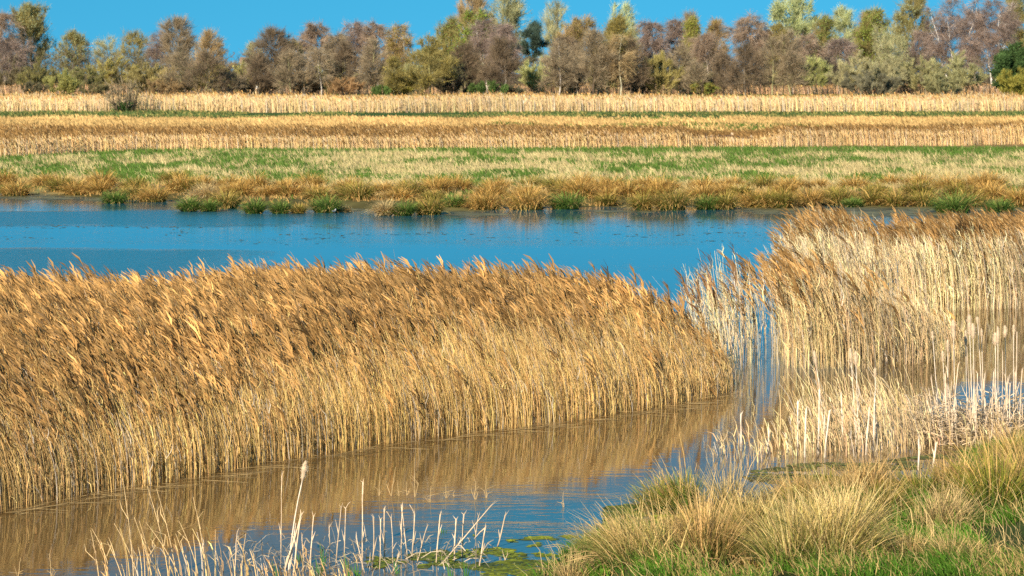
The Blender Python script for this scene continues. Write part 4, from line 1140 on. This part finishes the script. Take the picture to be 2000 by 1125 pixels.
# (x, top, width px, distance, form, twig, bark, leaf, density, label)
BACK_T = [
    (12, 22, 66, 640, 'birch', REDBR, GREY_B, None, 1.0, "reddish birch at the left edge of the tree belt"),
    (60, 14, 84, 650, 'poplar', OLIVE, GREY_B, G2, .9, "tall olive vase shaped poplar near the left edge"),
    (18, 80, 95, 610, 'birch', PURPLE, GREY_B, None, 1.1, "low dark purple birch under the tall olive poplar"),
    (140, 64, 62, 680, 'round', OLIVE, GREY_B, G2, .8, "small round grey olive tree left of the utility pole"),
    (214, 72, 54, 760, 'round', GREYOL, GREY_B, None, .45, "thin bare grey tree right of the utility pole"),
    (262, 64, 60, 740, 'round', OLIVE, GREY_B, None, .7, "round bare olive tree left of the purple birch"),
    (310, 55, 44, 650, 'birch', PURPLE, WHITE_B, None, 1.0, "narrow purple birch on the left half, beside a taller brown alder"),
    (355, 36, 72, 640, 'round', BROWN, GREY_B, None, 1.0, "tallest bare brown tree on the left half, rounded double top"),
    (408, 60, 84, 600, 'alder', TAWNY, MOSS_B, None, .9, "orange brown spreading alder left of the sky gap"),
    (497, 84, 40, 700, 'round', GREYOL, GREY_B, G2, .6, "pale greenish small tree beside the white house"),
    (528, 55, 120, 580, 'alder', DARKBR, DARK_B, None, 1.1, "broad dark conical alder right of the sky gap"),
    (572, 82, 80, 590, 'alder', OLIVE, MOSS_B, None, 1.0, "olive brown alder behind the right side of the dark conical one"),
    (620, 44, 78, 650, 'birch', REDBR, WHITE_B, None, 1.1, "red brown birch with pale trunks right of the dark conical alder"),
    (660, 66, 60, 640, 'birch', BROWN, GREY_B, None, 1.0, "brown birch between two redder ones"),
    (697, 40, 52, 660, 'birch', PURPLE, WHITE_B, None, 1.1, "round topped purple birch, left of a pair"),
    (738, 44, 54, 650, 'birch', REDBR, WHITE_B, None, 1.1, "red purple birch with white trunk, right of a pair"),
    (782, 44, 48, 640, 'multi', TAWNY, WHITE_B, G3, 1.0, "golden birch with spreading white limbs left of centre"),
    (838, 92, 50, 620, 'round', OLIVE, GREY_B, G1, .9, "dark olive low tree left of the bright green poplars"),
    (862, 46, 30, 700, 'poplar', OLIVE, GREY_B, G1, .8, "slim bright green poplar, leftmost of the green group"),
    (884, 36, 36, 700, 'poplar', OLIVE, GREY_B, G1, .8, "slim bright green poplar, second of the green group"),
    (918, 22, 66, 690, 'round', OLIVE, GREY_B, ((.20, .30, .04), 1.0, .4), .9, "bright yellow green tree under the tall bare crown at centre"),
    (926, -14, 78, 720, 'poplar', TAWNY, GREY_B, None, .8, "tall tan bare tree reaching the top edge, left of centre"),
    (988, -14, 84, 720, 'round', GREYOL, DARK_B, G2, .75, "tall grey green bare tree reaching the top edge at centre"),
    (952, 36, 62, 630, 'multi', PURPLE, WHITE_B, None, 1.1, "purple birch with white limbs before the two tall centre trees"),
    (985, 44, 56, 620, 'birch', PURPLE, WHITE_B, None, 1.1, "purple birch right of the white limbed one at centre"),
    (1046, 50, 54, 690, 'pine', (.05, .075, .06), DARK_B, ((.075, .115, .085), .4, .42), 1.3, "dark blue green pine, the only pine in the belt"),
    (1076, 4, 54, 800, 'poplar', GREYOL, GREY_B, None, .5, "tall thin pale bare poplar right of the pine"),
    (1142, 38, 88, 640, 'round', TAWNY, GREY_B, G3, 1.0, "broad golden brown tree right of the pale bare poplar"),
    (1108, 70, 60, 620, 'birch', DARKBR, GREY_B, None, 1.1, "dark brown birch at the left foot of the golden brown tree"),
    (1222, 8, 56, 720, 'willow', PALEG, GREY_B, G2, .7, "pale green round topped willow peeking above the belt"),
    (1208, 36, 62, 640, 'round', OLIVE, MOSS_B, G3, 1.0, "golden olive tree under the pale round willow"),
    (1275, 40, 64, 660, 'birch', PURPLE, WHITE_B, None, 1.1, "purple birch with thin white trunks right of the golden olive tree"),
    (1315, 34, 56, 670, 'birch', PURPLE, GREY_B, None, 1.0, "second purple birch in line, closer to the yellow green tree"),
    (1348, 24, 44, 700, 'round', BROWN, GREY_B, None, .7, "bare brown tree top rising behind the yellow green tree"),
    (1354, 36, 36, 650, 'poplar', OLIVE, GREY_B, ((.28, .31, .05), .8, .36), .9, "narrow yellow green tree between purple birches"),
    (1398, 40, 46, 660, 'round', TAWNY, GREY_B, G3, 1.0, "golden green tree left of the broad red purple birch"),
    (1380, 62, 66, 630, 'birch', REDBR, WHITE_B, None, 1.1, "rust brown birch in front of the golden green tree"),
    (1456, 30, 80, 640, 'birch', REDBR, WHITE_B, None, 1.15, "broad red purple birch with long pale trunks right of centre"),
    (1500, 52, 46, 660, 'birch', PURPLE, GREY_B, None, 1.0, "narrow purple birch touching the broad red purple one"),
    (1552, -6, 104, 690, 'round', PALEG, GREY_B, ((.34, .38, .17), .9, .42), .9, "large pale grey green leafing poplar reaching the top edge"),
    (1520, 50, 44, 640, 'round', OLIVE, GREY_B, G3, 1.0, "olive tree at the left foot of the large pale poplar"),
    (1608, 34, 56, 660, 'round', OLIVE, GREY_B, G1, .9, "green brown tree at the right foot of the large pale poplar"),
    (1570, 66, 70, 610, 'birch', REDBR, GREY_B, None, 1.1, "rust coloured birch below the large pale poplar"),
    (1648, 14, 50, 720, 'round', PALEG, GREY_B, G2, .8, "pale grey green tree right of the large leafing poplar"),
    (1636, 74, 64, 620, 'birch', PURPLE, WHITE_B, None, 1.1, "low purple birch before the pale grey green trees"),
    (1706, 18, 66, 660, 'round', OLIVE, WHITE_B, ((.24, .30, .06), .8, .38), .95, "yellow green tree with thin white stems on the right half"),
    (1690, 20, 40, 700, 'birch', REDBR, GREY_B, None, .9, "red brown birch top left of the yellow green tree"),
    (1784, -8, 86, 690, 'round', OLIVE, GREY_B, G2, .95, "tall olive green tree reaching the top edge on the right half"),
    (1742, 52, 60, 630, 'willow', GREYOL, WHITE_B, G2, .9, "pale grey green willow left of the white stemmed birches"),
    (1862, -6, 96, 630, 'multi', PURPLE, (.78, .73, .68), None, 1.15, "purple birch with several bright white stems, left of two at the right"),
    (1800, 60, 60, 640, 'birch', PURPLE, GREY_B, None, 1.1, "low purple birch left of the bright white stems"),
    (1938, -4, 88, 625, 'multi', PURPLE, (.78, .73, .68), None, 1.15, "purple birch with one bright white trunk near the right edge"),
    (1988, -10, 60, 690, 'round', OLIVE, GREY_B, G2, .9, "olive brown tree in the top right corner"),
    (1905, 20, 60, 680, 'birch', PURPLE, GREY_B, None, 1.0, "purple birch between the two white stemmed ones"),
]
for t in BACK_T:
    put_tree(t[0], t[1], t[2] * 1.3, t[3], t[4], t[5], t[6], t[9], rng, t[7], t[8], name="birch_tree" if t[4] in ('birch', 'multi') else "pine_tree" if t[4] == 'pine' else "alder_tree" if t[4] == 'alder' else "broadleaf_tree", group="trees of the belt")
FRONT_T = [
    (350, 100, 58, 556, 'alder', BROWN, MOSS_B, None, .8, "short brown alder with pale trunk left of the spreading orange one"),
    (402, 112, 92, 548, 'alder', DARKBR, MOSS_B, None, .9, "low dark alder with bright trunk foot, left of the sky gap"),
    (505, 112, 60, 556, 'alder', DARKBR, GREY_B, None, .9, "small dark alder before the conical alder's left side"),
    (568, 108, 64, 552, 'alder', BROWN, MOSS_B, None, .9, "brown alder with leaning pale stem before the conical alder's right side"),
    (628, 100, 60, 554, 'birch', BROWN, WHITE_B, None, .8, "front birch with pale slanting trunk, left third"),
    (672, 92, 70, 560, 'alder', DARKBR, GREY_B, None, 1.0, "dark front alder below the round purple birch"),
    (727, 86, 66, 556, 'alder', BROWN, MOSS_B, None, 1.0, "front alder with mossy trunk below the white trunked birch"),
    (768, 118, 40, 550, 'alder', OLIVE, MOSS_B, G3, .9, "small olive front alder below the golden birch"),
    (842, 78, 88, 552, 'alder', OLIVE, (.40, .37, .14), G3, 1.0, "olive front alder with bright yellow mossy trunk"),
    (905, 88, 80, 560, 'alder', DARKBR, DARK_B, None, 1.0, "dark front alder left of the green shrub at centre"),
    (975, 82, 80, 556, 'alder', DARKBR, DARK_B, None, 1.0, "dark front alder behind the green shrub at centre"),
    (1092, 90, 76, 552, 'alder', BROWN, WHITE_B, None, .9, "front alder with two thin pale trunks right of the grey olive shrub"),
    (1128, 96, 50, 560, 'alder', BROWN, GREY_B, None, .8, "slim front alder left of the straight dark trunk"),
    (1158, 66, 84, 548, 'alder', BROWN, DARK_B, None, .85, "front alder with the straightest dark trunk, right of centre"),
    (1186, 78, 60, 556, 'alder', OLIVE, MOSS_B, None, .8, "front alder with grey trunk right of the straight dark one"),
    (1212, 70, 60, 548, 'birch', TAWNY, (.46, .43, .30), None, .75, "front tree with curved pale trunk right of centre"),
    (1232, 84, 60, 552, 'alder', DARKBR, DARK_B, None, .9, "leaning dark front alder beside the curved pale trunk"),
    (1330, 96, 64, 560, 'alder', BROWN, GREY_B, None, .9, "brown front alder right of the yellow twigged willow"),
    (1412, 110, 64, 556, 'alder', DARKBR, DARK_B, None, .9, "low dark front alder left of the grey trunk"),
    (1456, 96, 84, 548, 'alder', DARKBR, GREY_B, None, .8, "front alder with grey trunk below the broad red purple birch"),
    (1508, 74, 60, 548, 'alder', BROWN, MOSS_B, None, .6, "thin front alder with forked trunk and a bent side stem"),
    (1545, 70, 72, 548, 'alder', BROWN, MOSS_B, None, .75, "front alder with straight mossy trunk below the large pale poplar"),
    (450, 150, 70, 553, 'alder', BROWN, GREY_B, None, .9, "lowest brown alder under the sky gap"),
    (1360, 130, 60, 552, 'alder', BROWN, MOSS_B, None, .9, "squat brown front alder among low shrubs right of centre"),
]
for t in FRONT_T:
    put_tree(t[0], t[1] - 8, t[2] * 1.25, t[3], t[4], t[5], t[6], t[9], rng, t[7], t[8], name="birch_tree" if t[4] == 'birch' else "alder_tree", group="front row of trees at the marsh edge")
SHRUBS = [
    (22, 128, 90, 590, (.13, .10, .065), None, 1.1, "grey brown shrub at the left edge before the dark birch"),
    (75, 122, 90, 585, (.16, .135, .06), None, 1.1, "olive brown shrub, second along the left shrub belt"),
    (120, 140, 82, 556, (.22, .20, .08), ((.30, .28, .09), .3, .3), 1.0, "sunlit yellow green shrub, brightest of the left belt"),
    (165, 128, 90, 580, (.17, .15, .07), None, 1.1, "dull olive shrub right of the brightest yellow one"),
    (220, 106, 120, 600, (.25, .20, .075), None, 1.2, "tall golden olive dome shrub right of the utility pole"),
    (285, 122, 100, 570, (.21, .165, .08), None, 1.1, "brown olive dome shrub behind the lone bare bush"),
    (345, 128, 90, 562, (.25, .185, .09), None, 1.0, "tawny shrub around the short brown alder"),
    (405, 118, 110, 575, (.24, .185, .08), None, 1.1, "tawny olive dome shrub around the low dark alder"),
    (60, 160, 70, 550, (.09, .075, .05), None, 1.0, "low dark shrub on the reeds near the left edge"),
    (185, 160, 70, 550, (.12, .10, .055), None, 1.0, "low dark olive shrub on the reeds left of the lone bush"),
    (470, 122, 70, 600, (.26, .23, .10), None, 1.0, "pale olive shrub at the bottom of the sky gap"),
    (320, 152, 90, 553, (.19, .125, .075), None, 1.0, "low brown thicket right of the lone bush"),
    (500, 145, 110, 562, (.13, .09, .06), None, 1.1, "dark brown thicket under the conical alder"),
    (590, 140, 100, 562, (.15, .10, .065), None, 1.1, "dark thicket right of the conical alder"),
    (650, 120, 90, 575, (.23, .20, .10), None, 1.0, "grey olive dome shrub left of the round purple birch"),
    (670, 148, 90, 552, (.22, .13, .075), None, 1.0, "russet thicket in the front left third"),
    (745, 168, 46, 548, (.09, .12, .04), ((.10, .165, .04), .5, .3), 1.0, "small bright green shrub left of the mossy yellow trunk"),
    (780, 148, 60, 553, (.22, .20, .05), G3, 1.0, "golden green bush before the golden birch"),
    (800, 118, 80, 585, (.24, .22, .12), None, 1.0, "pale grey olive shrub below the golden birch"),
    (890, 146, 90, 562, (.11, .085, .06), None, 1.1, "dark grey brown thicket left of the green centre shrub"),
    (955, 160, 96, 549, (.08, .10, .04), ((.085, .15, .035), .6, .32), 1.1, "broad bright green shrub at the marsh edge, centre"),
    (1000, 168, 60, 552, (.06, .055, .04), None, 1.0, "dark shrub on the right flank of the green centre shrub"),
    (920, 118, 80, 580, (.19, .16, .10), None, 1.1, "grey olive dome above the green centre shrub"),
    (1060, 108, 90, 575, (.28, .26, .13), None, 1.1, "pale olive dome shrub right of the green centre shrub"),
    (1105, 132, 70, 565, (.22, .16, .09), None, 1.0, "tawny grey shrub behind the two thin pale trunks"),
    (1180, 128, 80, 575, (.25, .21, .11), None, 1.0, "grey olive shrub behind the curved pale trunk"),
    (1285, 104, 90, 556, (.22, .175, .075), None, 1.0, "yellow twigged willow bush right of centre"),
    (1250, 140, 70, 565, (.15, .10, .065), None, 1.0, "dark brown thicket left of the yellow twigged willow"),
    (1345, 122, 90, 575, (.20, .165, .10), None, 1.1, "grey olive shrub right of the yellow twigged willow"),
    (1400, 140, 80, 570, (.16, .125, .085), None, 1.1, "grey brown shrub behind the low dark front alder"),
    (1470, 130, 100, 580, (.17, .125, .085), None, 1.1, "broad grey brown shrub behind the grey trunk"),
    (1372, 158, 60, 551, (.15, .17, .05), G3, .9, "small greenish bush among the right centre alders"),
    (1540, 124, 90, 585, (.20, .16, .08), None, 1.1, "olive brown shrub behind the straight mossy trunk"),
    (1592, 106, 70, 585, (.25, .24, .11), None, 1.1, "pale olive dome left of the big grey thicket"),
    (1660, 108, 110, 572, (.24, .205, .13), None, 1.2, "big grey willow thicket, left hump"),
    (1722, 110, 110, 568, (.22, .19, .125), None, 1.2, "big grey willow thicket, middle hump"),
    (1700, 140, 140, 556, (.12, .105, .08), None, 1.1, "dark grey lower front of the big willow thicket"),
    (1800, 112, 120, 572, (.235, .205, .12), None, 1.2, "grey olive willow right of the big thicket"),
    (1872, 108, 110, 575, (.23, .205, .12), None, 1.2, "grey olive willow below the white stemmed birches"),
    (1846, 140, 110, 560, (.19, .17, .10), None, 1.1, "lower grey willow in front of the white stemmed birches"),
    (1982, 84, 96, 470, (.05, .08, .03), ((.06, .11, .035), 1.3, .34), 1.2, "dark evergreen bush at the right edge"),
]
for t in SHRUBS:
    put_shrub(t[0], t[1], t[2], t[3], t[4], t[7], rng, t[5], t[6] * 1.15)
put_shrub(243, 150, 92, 317, (.17, .125, .09), "lone bare grey brown bush standing in the narrow reed belt", rng, None, .22, group=None)
put_shrub(243, 199, 62, 318.5, (.06, .10, .03), "low dark green bramble at the foot of the lone bare bush", rng, ((.06, .13, .03), .8, .25), .8, group=None, cat="bramble")
put_shrub(1985, 136, 105, 440, (.22, .19, .05), "yellow olive bush at the right edge in the narrow reed belt", rng, ((.27, .23, .045), .6, .28), 1.2, group=None)

# distant brush closing the gaps under the trees
s = Soup()
n = 60000
D = rng.uniform(562, 720, n); x = rng.uniform(-.23, .23, n) * D
hh = (3.5 + 7.0 * vnoise(x * .05, D * .02, 5) + 3.0 * vnoise(x * .2, D * .1, 6)) * np.where(np.abs(1000 + F * x / D - 455) < 40, .75, 1)
z = rng.random(n) ** .8 * hh
P0 = np.stack([x, D, z], -1)
d = unit(rnd_unit(rng, n) * .8 + np.array([0, 0, .6]))
L = rng.uniform(.6, 1.6, (n, 1))
cl = vnoise(x * .06, D * .03, 77)[:, None]
C = (np.array([.19, .17, .09]) * cl + np.array([.16, .115, .085]) * (1 - cl)) * rng.uniform(.5, 1.4, (n, 1))
s.ribbons(np.stack([P0, P0 + d * L * .5, P0 + d * L], 1), rng.uniform(.06, .15, (n, 1)) * np.array([[1, .8, .3]]), rnd_unit(rng, n), C[:, None])
tag(s.build("undergrowth", M_TWIG), "brownish undergrowth filling the wood between the trunks", "undergrowth", kind="stuff")
s = Soup()
n = 12000
D = rng.uniform(800, 950, n); x = rng.uniform(-.23, .23, n) * D
hh = 7.0 + 6.0 * vnoise(x * .03, D * .01, 15)
P0 = np.stack([x, D, rng.random(n) ** .8 * hh], -1)
d = unit(rnd_unit(rng, n) * .8 + np.array([0, 0, .7]))
L = rng.uniform(1, 2.4, (n, 1))
cl = vnoise(x * .03, D * .02, 78)[:, None]
C = (np.array([.20, .18, .11]) * cl + np.array([.17, .11, .09]) * (1 - cl)) * rng.uniform(.5, 1.4, (n, 1))
s.ribbons(np.stack([P0, P0 + d * L * .5, P0 + d * L], 1), rng.uniform(.12, .3, (n, 1)) * np.array([[1, .8, .3]]), rnd_unit(rng, n), C[:, None])
tag(s.build("distant_woods", M_TWIG), "faint distant woods behind the tree belt", "woods", kind="stuff")

# ---------------------------------------------------------------- small built things
# sagging fence remains in the far reed belt
root = empty("fence", (0, 0, 0))
tag(root, "sagging remains of a dark rail fence with three posts in the far reeds", "fence")
FD = 175.5
fx = lambda sx: (sx - 1000) * FD / F
fz = lambda sy: H - (sy - YH) * FD / F
for sx, topy, w, c in ((1377, 260, .14, (.10, .09, .08)), (1430, 259, .26, (.52, .40, .27)), (1467, 263, .12, (.55, .48, .38))):
    s = Soup()
    zt = fz(topy)
    s.tube(np.array([[0, 0, -1.2 - .0], [0.01, 0, -.5], [0.02, 0, 0]]) * np.array([1, 1, zt / 1.2]) + [fx(sx), FD, zt], [w / 2, w / 2, w / 2.3], c, sides=8)
    s.build("post", M_PAINT, root)
s = Soup()
pts = np.array([[fx(a), FD - .12, fz(b)] for a, b in ((1360, 272), (1380, 267.5), (1405, 265.5), (1430, 265), (1450, 267.5), (1472, 270.5))])
s.tube(pts, np.full(6, .055), (.09, .065, .055), sides=6)
s.build("rail", M_PAINT, root)
# utility pole
D = 700.0
root = empty("utility_pole", ((172 - 1000) * D / F, D, .2))
tag(root, "small wooden utility pole with crossarm on the left skyline", "utility pole")
zt = H - (84 - YH) * D / F
s = Soup(); s.tube(np.array([[0, 0, -.3], [0, 0, zt * .5], [0, 0, zt]]), [.2, .17, .14], (.16, .13, .11), sides=8); s.build("pole", M_BARK, root)
for k, (dz, wd) in enumerate(((.5, 3.0), (1.5, 2.4))):
    s = Soup(); s.box((0, -.2, zt - dz), (wd, .18, .2), (.18, .15, .13)); arm = s.build("crossarm", M_BARK, root)
    for q in (-.45, .0, .45):
        s = Soup(); s.tube(np.array([[q * wd, -.2, zt - dz + .1], [q * wd, -.2, zt - dz + .32]]), [.07, .09], (.65, .66, .62), sides=6); s.build("insulator", M_PAINT, arm)
# white house gable behind the sky gap
D = 760.0
hx = (486 - 1000) * D / F
root = empty("house", (hx, D, .2))
tag(root, "small white house gable glimpsed between trees left of the conical alder", "house")
s = Soup(); s.box((0, 3, 3.9), (5.0, 6, 7.8), (.80, .78, .74)); s.build("wall", M_PAINT, root)
s = Soup()
s.add([[-2.9, -.4, 7.7], [2.9, -.4, 7.7], [2.9, 6.4, 7.7], [-2.9, 6.4, 7.7], [-2.9, 3, 9.6], [2.9, 3, 9.6]], [[0, 1, 5, 4], [2, 3, 4, 5], [0, 4, 3, 3], [1, 2, 5, 5], [0, 3, 2, 1]], (.30, .20, .15))
s.build("roof", M_PAINT, root)
for q in (-1.2, 1.2):
    s = Soup(); s.box((q, -.02, 6.2), (1.1, .08, 1.4), (.05, .06, .07)); s.build("window", M_PAINT, root)
# a small white bird resting at the far waterline
gx, gy = gp(653, 416)
root = empty("bird", (gx, gy, .0), radians(60))
root.scale = (.55, .55, .55)
tag(root, "tiny white bird resting at the far waterline below the green tussock", "bird")
s = Soup()
t = np.linspace(0, 1, 9)
bx = np.array([-.24, -.18, -.10, 0, .08, .13, .15, .17, .20])
bz = np.array([.14, .13, .12, .12, .15, .22, .27, .29, .285])
br = np.array([.004, .03, .062, .078, .070, .045, .036, .034, .006])
s.tube(np.stack([bx, 0 * t, bz], -1), br, np.array([.75, .74, .72]), sides=10)
body = s.build("body", M_BIRD, root, smooth=True)
s = Soup()
s.tube(np.array([[.195, 0, .285], [.25, 0, .275]]), [.012, .003], (.55, .30, .05), sides=6); s.build("beak", M_BIRD, root)
for sd in (-1, 1):
    s = Soup()
    s.tube(np.array([[.06, sd * .05, .15], [-.05, sd * .075, .15], [-.20, sd * .04, .155], [-.30, sd * .02, .155]]), [.02, .045, .03, .004], (.45, .46, .48), sides=8); s.build("wing", M_BIRD, root, smooth=True)
    s = Soup()
    s.tube(np.array([[.0, sd * .03, .08], [.01, sd * .03, -.02]]), [.008, .006], (.5, .25, .05), sides=5); s.build("leg", M_BIRD, root)
